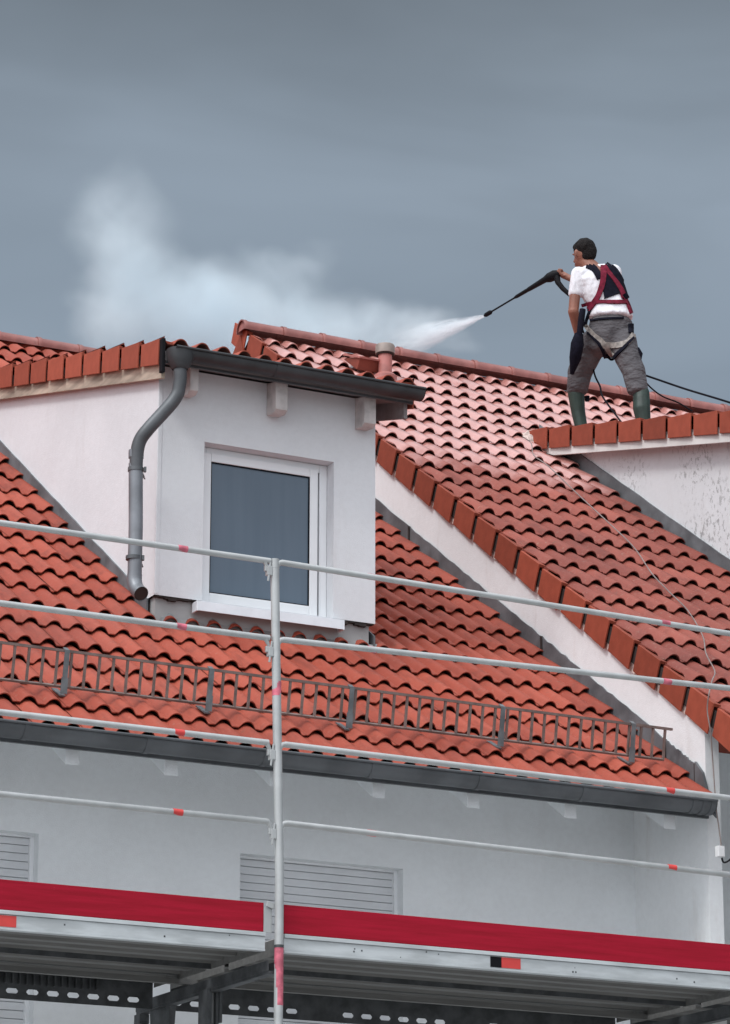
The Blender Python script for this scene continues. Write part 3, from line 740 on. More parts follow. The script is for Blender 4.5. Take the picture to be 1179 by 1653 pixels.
# rough mortar line under the verge tiles
rr = random.Random(2); q = MB(); y = 16.36
while y < 22.9:
    dy_ = rr.uniform(.05, .14); h = rr.uniform(.004, .022)
    q.prism([Vector((XW - .012, y, zB(y) - .232 - h)), Vector((XW - .012, y + dy_, zB(y + dy_) - .232 - h)), Vector((XW - .012, y + dy_, zB(y+dy_) - .19)), Vector((XW - .012, y, zB(y) - .19))], (0,0,0), (.0115, 0, 0)); y += dy_
q.build('mortar_line', M['mortar'], gwall)
# verge on the far side of the ridge, seen from below at the gable end
verge_back = MB()
caps = ridge_row(roofB, M['ridge'], XV - .06, BX1, BYR, BZR - .006, r=.080)
q = MB()                                           # hanging end piece and crooked verge tile behind it
q.prism([Vector((XV - .02, BYR + .10, BZR - .01)), Vector((XV - .02, BYR + .26, BZR - .15)), Vector((XV - .02, BYR + .20, BZR - .36)), Vector((XV - .02, BYR + .04, BZR - .22))], (0,0,0), (.03, 0, 0))
q.prism([Vector((XV - .035, BYR + .24, BZR - .18)), Vector((XV - .035, BYR + .55, BZR - .42)), Vector((XV - .035, BYR + .50, BZR - .62)), Vector((XV - .035, BYR + .20, BZR - .38))], (0,0,0), (.03, 0, 0))
q.build('rear_verge_tile', M['vergeB'], roofB, bevel=.006)
q = MB(); n = 12
q.add([(XV - .045, BYR + .076*math.cos(PI*k/n), BZR - .006 + .076*math.sin(PI*k/n)) for k in range(n+1)] + [(XV - .035, BYR + .076*math.cos(PI*k/n), BZR - .006 + .076*math.sin(PI*k/n)) for k in range(n+1)],
      [tuple(range(n+1)), tuple(range(n+1, 2*n+2))[::-1]] + [(k, k+1, n+1+k+1, n+1+k) for k in range(n)]).build('ridge_end_disc', M['ridge'], roofB)

# vent pipe and vent tile
pb = hpl(622, 606, Vector((0, BY0, BZ0)), nB)
vp = MB(); vp.tube([pb + Vector((0, 0, -.12)), pb + Vector((0, 0, .20))], .058, 20)
vent = vp.build('vent_pipe', M['vent'], nb_house, smooth=True)
q = MB().tube([pb + Vector((0,0,-.06)), pb + Vector((0,0,-.012)), pb + Vector((0,0,.01)), pb + Vector((0,0,.018))], [.10, .10, .075, .060], 20).build('pipe_collar', M['vent'], vent, smooth=True)
q = MB().tube([pb + Vector((0,0,.185)), pb + Vector((0,0,.19)), pb + Vector((0,0,.255)), pb + Vector((0,0,.268)), pb + Vector((0,0,.270))], [.062, .082, .082, .074, .04], 20).build('pipe_cap', M['ventcap'], vent, smooth=True)
MB().tube([pb + Vector((0,0,.176)), pb + Vector((0,0,.186))], [.072, .078], 20).build('cap_rim', M['dark'], vent)
pv_ = hpl(594, 598, Vector((0, BY0, BZ0)), nB)
M['ventdark'] = simple('vent_tile_brown', (0.20, 0.045, 0.028), 0.6, var=0.2)
vt = MB()
c0 = pv_ + nB * -.01
vt.add([c0 + Vector((-.10, 0, 0)) + dB * 0, c0 + Vector((.10, 0, 0)), c0 + Vector((.10, 0, 0)) + nB * .11, c0 + Vector((-.10, 0, 0)) + nB * .11,
        c0 + Vector((-.10, 0, 0)) + dB * .30, c0 + Vector((.10, 0, 0)) + dB * .30, c0 + Vector((.10, 0, 0)) + dB * .26 + nB * .03, c0 + Vector((-.10, 0, 0)) + dB * .26 + nB * .03],
       [(0,1,2,3),(7,6,5,4),(0,4,5,1),(1,5,6,2),(2,6,7,3),(3,7,4,0)])
vto = vt.build('vent_tile', M['ventdark'], nb_house, bevel=.008)
MB().prism([c0 + Vector((-.115, 0, 0)) - dB * .02 + nB * .108, c0 + Vector((.115, 0, 0)) - dB * .02 + nB * .108, c0 + Vector((.115, 0, 0)) + dB * .30 + nB * .035, c0 + Vector((-.115, 0, 0)) + dB * .30 + nB * .035], (0,0,0), tuple(nB * .016)).build('vent_hood', M['vent'], vto)

# ---------------------------------------------------------------- right-hand dormer
XC = 12.62; XVR = 12.47
def zE(y): return 8.174 + .2434 * (y - 21.202)
ES = math.atan(.2434)
yjE = (8.174 - .2434 * 21.202 - BZ0 + BY0 * math.tan(BR)) / (math.tan(BR) - .2434)
EY0 = 17.3; EX1 = 17.0
dr2 = MB()
dr2.prism([Vector((XC, EY0 + .15, zB(EY0 + .15) - .2)), Vector((XC, yjE, zB(yjE) - .2)), Vector((XC, yjE, zE(yjE) - .13)), Vector((XC, EY0 + .15, zE(EY0 + .15) - .13))], (0,0,0), (.14, 0, 0))
dr2.prism([Vector((EX1 - .25, EY0 + .15, zB(EY0 + .15) - .2)), Vector((EX1 - .25, yjE, zB(yjE) - .2)), Vector((EX1 - .25, yjE, zE(yjE) - .13)), Vector((EX1 - .25, EY0 + .15, zE(EY0 + .15) - .13))], (0,0,0), (.14, 0, 0))
dr2.box((XC + .141, EY0 + .15, zB(EY0 + .15) - .2), (EX1 - .251, EY0 + .35, zE(EY0 + .15) - .14))
drm2 = dr2.build('dormer_wall', M['plaster_spots'], nb_house)
strip_on_wall(XC - .001, EY0 + .1, yjE - .05, zB, -.08, .070, 30, .004, th=.014).build('cheek_flashing', M['lead'], drm2)
rowsE = int((yjE - EY0) / math.cos(ES) / .345) + 1
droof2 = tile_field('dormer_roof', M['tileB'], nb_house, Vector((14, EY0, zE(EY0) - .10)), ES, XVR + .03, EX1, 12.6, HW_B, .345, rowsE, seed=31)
q = MB(); q.prism([Vector((XVR + .03, EY0, zE(EY0) - .20)), Vector((XVR + .03, yjE, zE(yjE) - .20)), Vector((XVR + .03, yjE, zE(yjE) - .13)), Vector((XVR + .03, EY0, zE(EY0) - .13))], (0,0,0), (EX1 - XVR - .04, 0, 0))
q.build('soffit', M['woodwhite'], drm2)
nE = int((yjE - .02 - EY0) / math.cos(ES) / .36)
yE0 = 21.55 - nE * .36 * math.cos(ES) - .1
verge_row(droof2, M['vergeB'], XVR, yE0, zE(yE0) - .026, ES, .36, nE, height=.160, lift=.018, depth=.07)
MB().prism([Vector((XVR + .02, EY0, zE(EY0) - .255)), Vector((XVR + .02, 21.05, zE(21.05) - .245)), Vector((XVR + .02, 21.42, zE(21.42) - .17)), Vector((XVR + .02, EY0, zE(EY0) - .14))], (0,0,0), (.025, 0, 0)).build('barge_board', M['woodwhite'], drm2)
# crumpled pale flashing at the top end of that verge
pc = hpl(862, 703, Vector((0, BY0, BZ0)), nB) ; rr = random.Random(12)
vs = []; na, nb2 = 12, 10
for i in range(na + 1):
    for j in range(nb2 + 1):
        a_, b_ = i / na - .5, j / nb2 - .5
        e = 1 - min(1, (a_*a_ + b_*b_) * 4)
        vs.append(pc + Vector((.26 * a_ + .06, 0, 0)) + dB * (.30 * b_ + .02) + nB * (-.03 + .075 * e + rr.uniform(-.014, .014)))
MB().add(vs, [(i*(nb2+1)+j, (i+1)*(nb2+1)+j, (i+1)*(nb2+1)+j+1, i*(nb2+1)+j+1) for i in range(na) for j in range(nb2)]).build('crumpled_flashing', M['mortar'], droof2, smooth=True)

# ---------------------------------------------------------------- lightning cable down the right roof
def onB(px, py, h=.03): return hpl(px, py, Vector((0, BY0, BZ0)) + nB * h, nB)
cp = [onB(846, 706, .05), onB(858, 716, .03), onB(862, 735, .02), onB(885, 752, .02), onB(930, 795, .015), onB(985, 846, .02), onB(1024, 884, .015), onB(1052, 925, .02), onB(1080, 955, .015), onB(1110, 985, .02),
      onB(1134, 1025, .02), onB(1140, 1055, .02), onB(1154, 1083, .03), onB(1150, 1098, .05)]
cp += [hx(1146, 1113, XV - .035)]
cp += [hx(1142, 1145, XV - .035), hx(1147, 1180, XV - .03), hx(1151, 1230, XW - .02), hx(1156, 1300, XW - .02), hx(1162, 1345, XW - .02), hx(1165, 1372, XW - .02)]
cable = MB().tube(smooth_path(cp, 5), .0045, 6).build('cable', M['wire'], smooth=True)
tag(cable, 'thin grey cable running down the brownish tiles and over the white wall end', 'cable')
ce = cp[-1]
cl = MB().box((ce.x - .035, ce.y - .02, ce.z - .045), (ce.x + .012, ce.y + .02, ce.z + .022)).build('connector', M['white'], cable, bevel=.004)
cl = MB().tube(smooth_path([ce + Vector((0, 0, -.05)), ce + Vector((.01, -.01, -.078)), ce + Vector((.05, -.03, -.05)), ce + Vector((.10, -.05, .06)), ce + Vector((.16, -.06, .3))], 5), .006, 6).build('cable_tail', M['black'], cable, smooth=True)

# =================================================================== SCAFFOLD
scf = empty('scaffold', (7.31, 15.6, -1.5))
tag(scf, 'galvanised steel scaffold with red toe boards in front of the eaves', 'scaffold')
YS = 15.25; BAY = 3.07; XP = 7.315
for k in (-1, 0, 1, 2):
    xp = XP + BAY * k
    st = MB().tube([(xp + .006, YS, -1.47), (xp, YS, 3.1), (xp - .048, YS, 4.845)], .0242, 18).build('standard', M['galv'], scf, smooth=True)
    MB().tube([(xp - .0463, YS, 4.80), (xp - .0475, YS, 4.852)], .0255, 18).build('tube_top', M['galv'], st, smooth=True)
    zr = 4.843
    for z in (4.79, 4.335, 3.765, 3.335):        # wedge pockets
        xo = xp - .048 * max(0, (z - 3.1) / 1.745)
        q = MB().box((xo - .050, YS - .016, z - .035), (xo - .020, YS + .016, z + .018)); q.bar((xo - .045, YS - .012, z - .07), (xo - .030, YS - .012, z + .05), .012, .006, (0, 1, 0))
        q.box((xo - .062, YS - .008, z - .012), (xo - .046, YS + .01, z + .022))
        q.build('wedge_lock', M['galv'], st, bevel=.003)
    MB().tube([(xp - .0285, YS, 4.085), (xp - .0265, YS, 4.165)][::-1], .0246, 18).build('paint_band', M['pinktape'], st, smooth=True)
    MB().tube([(xp + .0015, YS, 2.415), (xp + .0008, YS, 2.725)], .0246, 18).build('paint_band', M['pinktape'], st, smooth=True)
    MB().tube([(xp + .0010, YS, 2.72), (xp + .0010, YS, 2.735)], .026, 18).build('spigot_ring', M['steel'], st, smooth=True)
    MB().box((xp - .075, YS - .075, -1.5), (xp + .075, YS + .075, -1.49)).build('base_plate', M['galv'], st)
    # inner standards, transom, console bracket
    xi = xp - .02
    MB().tube([(xi, 16.07, -1.5), (xi, 16.07, 2.62)], .0242, 14).build('inner_standard', M['galv'], scf, smooth=True)
    ins = MB(); ins.box((xi - .028, 16.02, 1.9), (xi - .012, 16.12, 2.60)); ins.box((xi + .012, 16.02, 1.9), (xi + .028, 16.12, 2.60))
    ins.box((xi - .045, 16.01, 2.30), (xi - .0285, 16.13, 2.60)); ins.box((xi + .0285, 16.01, 2.42), (xi + .045, 16.13, 2.60))
    ins.build('standard_head', M['steel'], scf)
    tr = MB(); tr.box((xi - .026, YS + .026, 2.585), (xi + .026, 17.04, 2.600)); tr.box((xi - .030, YS + .026, 2.600), (xi - .026, 17.04, 2.655)); tr.box((xi + .026, YS + .026, 2.600), (xi + .030, 17.04, 2.655))
    tr.build('transom', M['steel'], scf)
    bk = MB(); bk.add([(xi - .02, 16.58, 2.584), (xi - .02, 16.86, 2.584), (xi - .02, 16.78, 2.10), (xi - .02, 16.68, 1.85), (xi + .02, 16.58, 2.584), (xi + .02, 16.86, 2.584), (xi + .02, 16.78, 2.10), (xi + .02, 16.68, 1.85)],
                      [(0,1,2,3),(7,6,5,4),(0,4,5,1),(1,5,6,2),(2,6,7,3),(3,7,4,0)])
    bk.bar((xi, 17.03, 2.57), (xi, 16.74, 2.28), .035, .035); bk.box((xi - .03, 16.98, 2.53), (xi + .03, 17.06, 2.584))
    bk.build('console_bracket', M['steel'], scf)
for bay in (-1, 0, 1):
    xa = XP + BAY * bay; xb = xa + BAY
    for (z, zz) in ((4.838, 4.79), (4.403, 4.462 if bay == 0 else 4.405), (3.822, 3.805), (3.392, 3.355)):
        if bay == -1: zz = z
        lean = -.048 * max(0, (z - 3.1) / 1.745)
        pts = [(xa + .012 + lean, YS - .004, z - .030), (xa + .022 + lean, YS - .006, z - .006), (xa + .045 + lean, YS - .004, z), (xb - .075, YS, zz), (xb - .062 + lean, YS, zz - .006), (xb - .040 + lean, YS, zz - .045)]
        gr_ = MB().tube(pts, [.010, .0165, .0170, .0170, .0150, .008], 14).build('guardrail', M['galv'], scf, smooth=True)
        for xm in (xa + .55, xb - .60):
            f = (xm - xa) / BAY; zm = z + (zz - z) * f
            if z > 4.5 and bay >= 0 and xm < xa + 1: mm = M['pinktape']
            else: mm = M['redtape'] if z < 4 else M['pinktape']
            MB().tube([(xm - .028, YS - .001, zm + .0012), (xm + .028, YS - .001, zm)], .0177, 14).build('marker_band', mm, gr_, smooth=True)
    zb = 2.795 if bay < 1 else 2.77
    xa2 = xa + (.045 if bay >= 0 else .05); xb2 = xb - (.075)
    dz = -.018 * (bay >= 0)
    tb = MB().box((xa2, YS + .032, 2.805), (xb2, YS + .062, 2.960))
    tbo = tb.build('toe_board', M['redboard'], scf, bevel=.003)
    q = MB().box((xb2 - .002, YS + .026, 2.80), (xb2 + .045, YS + .030, 2.935)); q.box((xb2 + .005, YS + .0305, 2.83), (xb2 + .040, YS + .060, 2.90)); q.bar((xb2 + .01, YS + .02, 2.955), (xb2 + .055, YS + .02, 2.94), .012, .03)
    q.build('board_bracket', M['galv'], tbo, bevel=.002)
    # outer deck: pressed steel profile
    x0, x1 = xa + .04, xb - .07
    ed = MB().box((x0, YS + .022, 2.712), (x1, YS + .030, 2.778)); ed.box((x0, YS + .012, 2.779), (x1, YS + .055, 2.800)); ed.box((x0, YS + .018, 2.700), (x1, YS + .060, 2.7115))
    edge = ed.build('deck_edge', M['galvrail'], scf, bevel=.002)
    rr = random.Random(bay + 40)
    for (u0, mm) in ((.50, M['redtape']),):
        c = x0 + (1.37 if bay == 0 else (x1 - x0) * .5)
        MB().box((c - .045, YS + .0195, 2.716), (c + .075, YS + .0215, 2.774)).build('deck_label', M['redtape'], edge)
        MB().box((c - .115, YS + .0195, 2.716), (c - .046, YS + .0215, 2.774)).build('deck_label', M['black'], edge)
    q = MB()
    for i in range(16):
        x = rr.uniform(x0 + .05, x1 - .05); z = rr.uniform(2.72, 2.77); w_ = rr.uniform(.002, .005); q.box((x - w_, YS + .0208, z - w_), (x + w_, YS + .0216, z + w_))
    q.build('rivets', M['steel'], edge)
    for j, (ya, yb) in enumerate(((YS + .062, 15.96), (16.02, 16.74))):
        dk = MB(); nseg = 32; vs = []
        for i in range(nseg + 1):
            y = ya + (yb - ya) * i / nseg; z = 2.745 + .016 * (1 if (i // 4) % 2 else -1)
            vs += [(x0, y, z), (x1, y, z)]
        dk.add(vs, [(2*i, 2*i+1, 2*i+3, 2*i+2) for i in range(nseg)])
        dk.box((x0, ya, 2.775), (x1, yb, 2.789)); dk.box((x0 - .003, ya, 2.70), (x0 - .0005, yb, 2.7745)); dk.box((x1 + .0005, ya, 2.70), (x1 + .003, yb, 2.7745))
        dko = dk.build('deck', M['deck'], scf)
        MB().box((x0 + .01, ya + .005, 2.7895), (x1 - .01, yb - .005, 2.796)).build('deck_bounce_plate', M['deckbounce'], dko)  # unseen pale plate added to bounce light onto the facade
        # far side rail with slots (slots are real gaps)
        sr = MB(); zt0, zt1 = 2.62, 2.70
        if j == 1:
            yq = yb + .012; x = x0; gap0 = x0 + .5
            sr.box((x0, yq, 2.641), (x1, yq + .006, 2.76)); sr.box((x0, yq, 2.580), (x1, yq + .006, 2.611))
            k = 0; xs_ = x0; ngap = 0
            while xs_ < x1:
                grp = int((xs_ - x0) / 1.02); inside = ((xs_ - x0) % 1.02) < .80
                if inside and xs_ + .072 < x1:
                    # slot with rounded ends, framed by webs
                    a = xs_; b_ = xs_ + .072
                    sr.box((b_, yq, 2.611), (min(xs_ + .122, x1), yq + .006, 2.641))
                    for (cx, sg_) in ((a, 1), (b_, -1)):
                        for (cz, s2) in ((2.611, 1), (2.641, -1)):
                            sr.add([(cx, yq, cz), (cx + sg_ * .011, yq, cz), (cx, yq, cz + s2 * .011), (cx, yq + .006, cz), (cx + sg_ * .011, yq + .006, cz), (cx, yq + .006, cz + s2 * .011)], [(0,1,2),(5,4,3),(0,3,4,1),(1,4,5,2),(2,5,3,0)])
                else: sr.box((xs_, yq, 2.611), (min(xs_ + .122, x1), yq + .006, 2.641))
                xs_ += .122
            sr.build('slotted_rail', M['steel'], dko)
            if bay == -1:
                tt = MB(); x = x0
                while x < x1 - .35: tt.box((x, yq - .03, 2.665), (x + .008, yq - .002, 2.745)); x += .042
                tt.build('cleats', M['steel'], dko)
        else:
            sr.box((x0, yb, 2.70), (x1, yb + .006, 2.76)); sr.build('deck_rail', M['steel'], dko)
MB().bar((XP - 2.9, 16.4, 2.69), (XP + 3.0, 16.4, 2.69), .04, .03).build('deck_stiffener', M['deck'], scf)

# =================================================================== THE WORKER
D0 = 24.30                                        # horizontal distance from the eye
def Zp(zx, zy, d=0.0): return hd(860 + zx / 5.009, 370 + zy / 5.009, D0 + d)
def blob(name, segs, m, parent=None, voxel=.009, smooth_it=6):
    bm = bmesh.new()
    for (a, ra, b, rb) in segs:
        a, b = Vector(a), Vector(b)
        ra = ra if hasattr(ra, '__len__') else (ra, ra, ra); rb = rb if hasattr(rb, '__len__') else (rb, rb, rb)
        n = max(2, int((b - a).length / (min(min(ra), min(rb)) * .30)) + 1) if (b - a).length > 1e-6 else 1
        for i in range(n):
            t = i / max(1, n - 1); c = a.lerp(b, t); r = [ra[k] + (rb[k] - ra[k]) * t for k in range(3)]
            mt = Matrix.Translation(c) @ Matrix(((RT.x, FH.x, 0, 0), (RT.y, FH.y, 0, 0), (0, 0, 1, 0), (0, 0, 0, 1))) @ Matrix.Diagonal((r[0], r[1], r[2], 1))
            bmesh.ops.create_icosphere(bm, subdivisions=2, radius=1.0, matrix=mt)
    me = bpy.data.meshes.new(name); bm.to_mesh(me); bm.free()
    tmp = bpy.data.objects.new(name, me); COL.objects.link(tmp)
    md = tmp.modifiers.new('r', 'REMESH'); md.mode = 'VOXEL'; md.voxel_size = voxel; md.use_smooth_shade = True
    if smooth_it:
        sm = tmp.modifiers.new('s', 'SMOOTH'); sm.iterations = smooth_it; sm.factor = .5
    dg = bpy.context.evaluated_depsgraph_get(); dg.update()
    me2 = bpy.data.meshes.new_from_object(tmp.evaluated_get(dg)); me2.name = name
    bpy.data.objects.remove(tmp); bpy.data.meshes.remove(me)
    me2.materials.clear(); me2.materials.append(m)
    me2.polygons.foreach_set('use_smooth', [True] * len(me2.polygons))
    o = bpy.data.objects.new(name, me2); COL.objects.link(o)
    if parent: o.parent = parent; o.matrix_parent_inverse = inv(parent)
    return o
footL = Vector((12.76, 21.05, 0)); footR = Vector((12.96, 20.42, 0))
for f_ in (footL, footR): f_.z = zE(f_.y) - .075
dL = footL.dot(FH) - D0; dR = footR.dot(FH) - D0
fwd = (-RT * .62 + FH * .78).normalized()          # the way he faces: away from us and to the left
side = Vector((fwd.y, -fwd.x, 0))
hip = Zp(628, 790, 0)
neck = Zp(468, 300, .02); head = Zp(412, 190, .04)
sL = Zp(360, 360, -.02); sR = Zp(655, 350, .04)
elL = Zp(330, 665, -.03); wrL = Zp(362, 835, .06); hdL = Zp(372, 885, .08)
elR = Zp(500, 470, .30); wrR = Zp(305, 398, .36); hdR = Zp(250, 372, .38)
knL = Zp(385, 1150, dL * .75); knR = Zp(795, 1140, dR * .7)
anL = footL + Vector((0, 0, .12)); anR = footR + Vector((0, 0, .12))
segs = [
    (head, (.082, .088, .105), head, (.082, .088, .105)),
    (head + fwd * .028 + Vector((0,0,-.05)), (.060, .062, .065), head + fwd * .035 + Vector((0,0,-.062)), (.055, .056, .056)),
    (head + fwd * .095 + Vector((0,0,-.025)), (.013, .013, .02), head + fwd * .106 + Vector((0,0,-.045)), (.014, .014, .013)),   # nose
    (head + fwd * .082 + Vector((0,0,-.080)), (.022, .015, .008), head + fwd * .082 + Vector((0,0,-.088)), (.02, .014, .008)),    # lips
    (head + fwd * .070 + Vector((0,0,-.112)), .022, head + fwd * .06 + Vector((0,0,-.112)), .026),                                 # chin
    (head + fwd * .083 + Vector((0,0,.010)), (.04, .02, .009), head + fwd * .083 + Vector((0,0,.012)), (.04, .02, .009)),         # brow
    (head - side * .083 + Vector((0,0,-.02)), (.014, .016, .030), head - side * .083 + Vector((0,0,-.035)), (.012, .013, .022)),
    (head + side * .083 + Vector((0,0,-.02)), (.014, .016, .030), head + side * .083 + Vector((0,0,-.035)), (.012, .013, .022)),
    (head + Vector((0,0,-.07)), .055, neck, .060), (neck, .065, Zp(500, 360, 0), (.10, .08, .07)),
    (Zp(510, 380, 0), (.15, .09, .09), Zp(600, 640, 0), (.14, .10, .10)), (Zp(600, 640, 0), (.14, .10, .10), hip, (.15, .11, .10)),
    (sL, .050, elL, .044), (elL, .046, wrL, .029), (wrL, .029, hdL, (.026, .030, .034)),
    (sR, .050, elR, .044), (elR, .042, wrR, .028), (wrR, .027, hdR, (.030, .030, .030)),
    (Zp(535, 860, .05), .085, knL, .058), (knL, .056, Zp(365, 1420, dL), .040), (Zp(365, 1420, dL), .040, anL, .032), (Zp(725, 860, -.02), .085, knR, .058), (knR, .056, Zp(880, 1420, dR), .042), (Zp(880, 1420, dR), .042, anR, .032),
    (anL, .04, footL + fwd * .10 + Vector((0,0,.05)), .032), (anR, .04, footR + fwd * .10 + Vector((0,0,.05)), .032)]
# fingers: right hand closed on the grip, left hand closed on the hose
def fingers(c, across, out, curl, lens=(.036, .042, .040, .032)):
    res = []
    for i in range(4):
        b = c + across * (.026 - i * .0175)
        p1 = b + out * lens[i]; p2 = p1 + curl * .026; p3 = p2 - out * .022 + curl * .010
        res += [(b, .0095, p1, .0088), (p1, .0088, p2, .0082), (p2, .0082, p3, .0072)]
    t0 = c + across * .030 - out * .012; t1 = t0 + curl * .028 + across * .014; t2 = t1 + out * .024 + curl * .006
    res += [(t0, .011, t1, .010), (t1, .010, t2, .0085)]
    return res
gripdir = (Zp(290, 520, .36) - Zp(200, 420, .36)).normalized()
segs += fingers(hdR + Vector((0, 0, .004)), -gripdir, (-RT * .9 + FH * .1 + Vector((0,0,.1))).normalized(), (-FH).normalized())
segs += fingers(hdL, fwd, Vector((0, 0, -1)), (RT * .4 + FH * .8).normalized())
person = blob('person', segs, M['skin'], voxel=.0062, smooth_it=2)
tag(person, 'worker in white T-shirt, grey trousers and red harness, aiming a lance from the roof', 'person')
# clear hips of the body under clothes is not needed; clothes are slightly larger
hair = blob('hair', [(head + Vector((0,0,.028)) - fwd * .010, (.092, .096, .092), head + Vector((0,0,.032)) - fwd * .018, (.092, .096, .090)),
                     (head - fwd * .052 + Vector((0,0,-.005)), (.078, .060, .085), head - fwd * .058 + Vector((0,0,-.045)), (.066, .048, .045)),
                     (head + fwd * .045 + Vector((0,0,.062)), (.060, .050, .040), head + fwd * .052 + Vector((0,0,.070)), (.050, .045, .035))], M['hair'], person, .006, 3)
shirt = blob('t_shirt', [
    (Zp(398, 368, -.01), (.075, .078, .062), Zp(628, 352, .02), (.085, .085, .062)), (Zp(470, 322, .01), (.075, .068, .035), Zp(580, 318, .02), (.075, .068, .035)),
    (Zp(512, 430, 0), (.175, .118, .10), Zp(560, 530, 0), (.170, .120, .10)), (Zp(560, 530, 0), (.170, .120, .10), Zp(625, 655, 0), (.172, .130, .085)), (Zp(625, 655, 0), (.178, .138, .07), Zp(632, 712, 0), (.190, .152, .040)),
    (sL + RT * .012, (.064, .066, .06), Zp(347, 525, -.02), (.062, .064, .035)), (sR, .070, sR.lerp(elR, .7), .058),
    (Zp(655, 400, .02), (.075, .09, .10), Zp(680, 560, .02), (.085, .10, .10))], M['shirt'], person, .009, 8)
trs = blob('trousers', [
    (Zp(632, 765, 0), (.183, .138, .080), Zp(622, 865, 0), (.200, .150, .090)), (Zp(622, 865, 0), (.195, .145, .09), Zp(590, 960, .0), (.15, .12, .07)),
    (Zp(505, 900, .04), (.118, .125, .10), knL + RT * .0, (.108, .105, .09)), (knL, (.106, .104, .09), Zp(362, 1305, dL * .9), (.090, .09, .05)),
    (Zp(733, 900, -.03), (.112, .125, .10), Zp(765, 1040, dR * .5), (.106, .11, .09)), (Zp(765, 1040, dR * .5), (.106, .11, .09), knR + RT * .02, (.098, .10, .09)), (knR + RT * .02, (.098, .10, .09), Zp(850, 1305, dR * .9), (.088, .088, .05))], M['trouser'], person, .010, 5)
for (nm, a_, c_, ft, rt_) in (('L', Zp(352, 1330, dL * .92), Zp(368, 1470, dL), footL, .052), ('R', Zp(878, 1330, dR * .92), Zp(882, 1450, dR), footR, .064)):
    ft2 = ft + Vector((0, 0, .05))
    blob('boot', [(a_, .070, c_, rt_ + .008), (c_, rt_ + .008, ft + Vector((0,0,.09)), .052), (ft + Vector((0,0,.055)) - fwd * .03, (.048, .048, .05), ft + fwd * .15 + Vector((0,0,.04)), (.046, .046, .036))], M['boot'], person, .008, 4)
# trouser folds: a few raised creases, as thin rolls of cloth at knees and boots
dg = bpy.context.evaluated_depsgraph_get()
def bvh_of(objs):
    vs = []; fs = []
    for o in objs:
        k = len(vs); mw = Matrix.Identity(4)
        vs += [v.co.copy() for v in o.data.vertices]; fs += [tuple(i + k for i in p.vertices) for p in o.data.polygons]
    return BVHTree.FromPolygons(vs, fs)
BV = bvh_of([shirt, trs])
def cast(zx, zy, off):
    v = ray(860 + zx / 5.009, 370 + zy / 5.009).normalized()
    h = BV.ray_cast(Vector((0, 0, 0)), v)
    if h[0] is None: return hd(860 + zx / 5.009, 370 + zy / 5.009, D0)
    return h[0] + h[1] * off
def ribbon(name, pts, width, m, parent, off=.006, th=.006):
    pts = [Vector((p[0], p[1], 0)) for p in pts]; path = smooth_path(pts, 6); b = MB(); ws = width if hasattr(width, '__len__') else [width, width]
    n = len(path); A_ = []; nw = 5
    for i, p in enumerate(path):
        t = (path[min(i+1, n-1)] - path[max(i-1, 0)]).normalized(); s = Vector((-t.y, t.x, 0)); wv = ws[0] + (ws[1] - ws[0]) * i / (n - 1)
        for k in range(nw):
            q_ = p + s * (wv * (k / (nw - 1) - .5)); A_.append((q_.x, q_.y))
    top = [cast(x, y, off + (th if True else 0)) for x, y in A_]; bot = [cast(x, y, off - .012) for x, y in A_]
    N_ = len(top)
    fs = [(i*nw+k, i*nw+k+1, (i+1)*nw+k+1, (i+1)*nw+k) for i in range(n-1) for k in range(nw-1)]
    fs += [tuple(N_ + j for j in f)[::-1] for f in fs]
    for i in range(n-1):
        for k in (0, nw-1): fs.append((i*nw+k, (i+1)*nw+k, N_+(i+1)*nw+k, N_+i*nw+k))
    for i in (0, n-1):
        for k in range(nw-1): fs.append((i*nw+k, i*nw+k+1, N_+i*nw+k+1, N_+i*nw+k))
    return b.add(top + bot, fs).build(name, m, parent, smooth=True)
ribbon('back_panel', [(585, 335), (610, 430), (650, 540)], (50, 150), M['navy'], person, off=.003)
ribbon('harness_strap', [(440, 292), (500, 325), (545, 400)], 50, M['navy'], person, off=.004)
ribbon('harness_strap', [(590, 285), (660, 340), (715, 440), (750, 545)], 52, M['navy'], person, off=.004)
ribbon('harness_strap', [(572, 300), (566, 420), (530, 545), (455, 655)], (46, 38), M['redstrap'], person, off=.009)
ribbon('harness_strap', [(575, 305), (640, 385), (705, 480), (735, 555)], (38, 32), M['redstrap'], person, off=.009)
ribbon('harness_strap', [(395, 620), (470, 600), (560, 588), (650, 592), (765, 590)], 28, M['redstrap'], person, off=.008)
ribbon('harness_strap', [(735, 540), (770, 600), (800, 680)], 34, M['redstrap'], person, off=.010)
ribbon('waist_belt', [(462, 742), (560, 728), (650, 722), (735, 720)], 13, M['navy'], person, off=.006)
ribbon('leg_loop', [(425, 775), (490, 850), (560, 905), (620, 985), (655, 1035)], 36, M['beige'], person, off=.007)
ribbon('leg_loop', [(815, 850), (770, 915), (690, 940), (600, 935), (555, 940)], 44, M['beige'], person, off=.005)
ribbon('leg_strap', [(812, 880), (750, 950), (690, 1010), (640, 1055), (595, 1015)], 20, M['navy'], person, off=.010)
ribbon('leg_strap', [(450, 840), (500, 885), (560, 960), (590, 1040)], 20, M['navy'], person, off=.010)
ribbon('leg_strap', [(470, 640), (440, 720), (425, 790)], 26, M['navy'], person, off=.008)
ribbon('belt_patch', [(795, 765), (797, 840)], 46, M['navy'], person, off=.007)
q = MB().tube([Zp(375, 850, -.10), Zp(362, 930, -.11), Zp(345, 1040, -.07), Zp(318, 1170, .03)], [.036, .056, .050, .016], 10).build('tool_pouch', M['navy'], person, smooth=True)
q = MB().tube([Zp(405, 650, -.13), Zp(392, 750, -.14), Zp(378, 860, -.12)], [.026, .028, .024], 10).build('holster_strap', M['navy'], person, smooth=True)
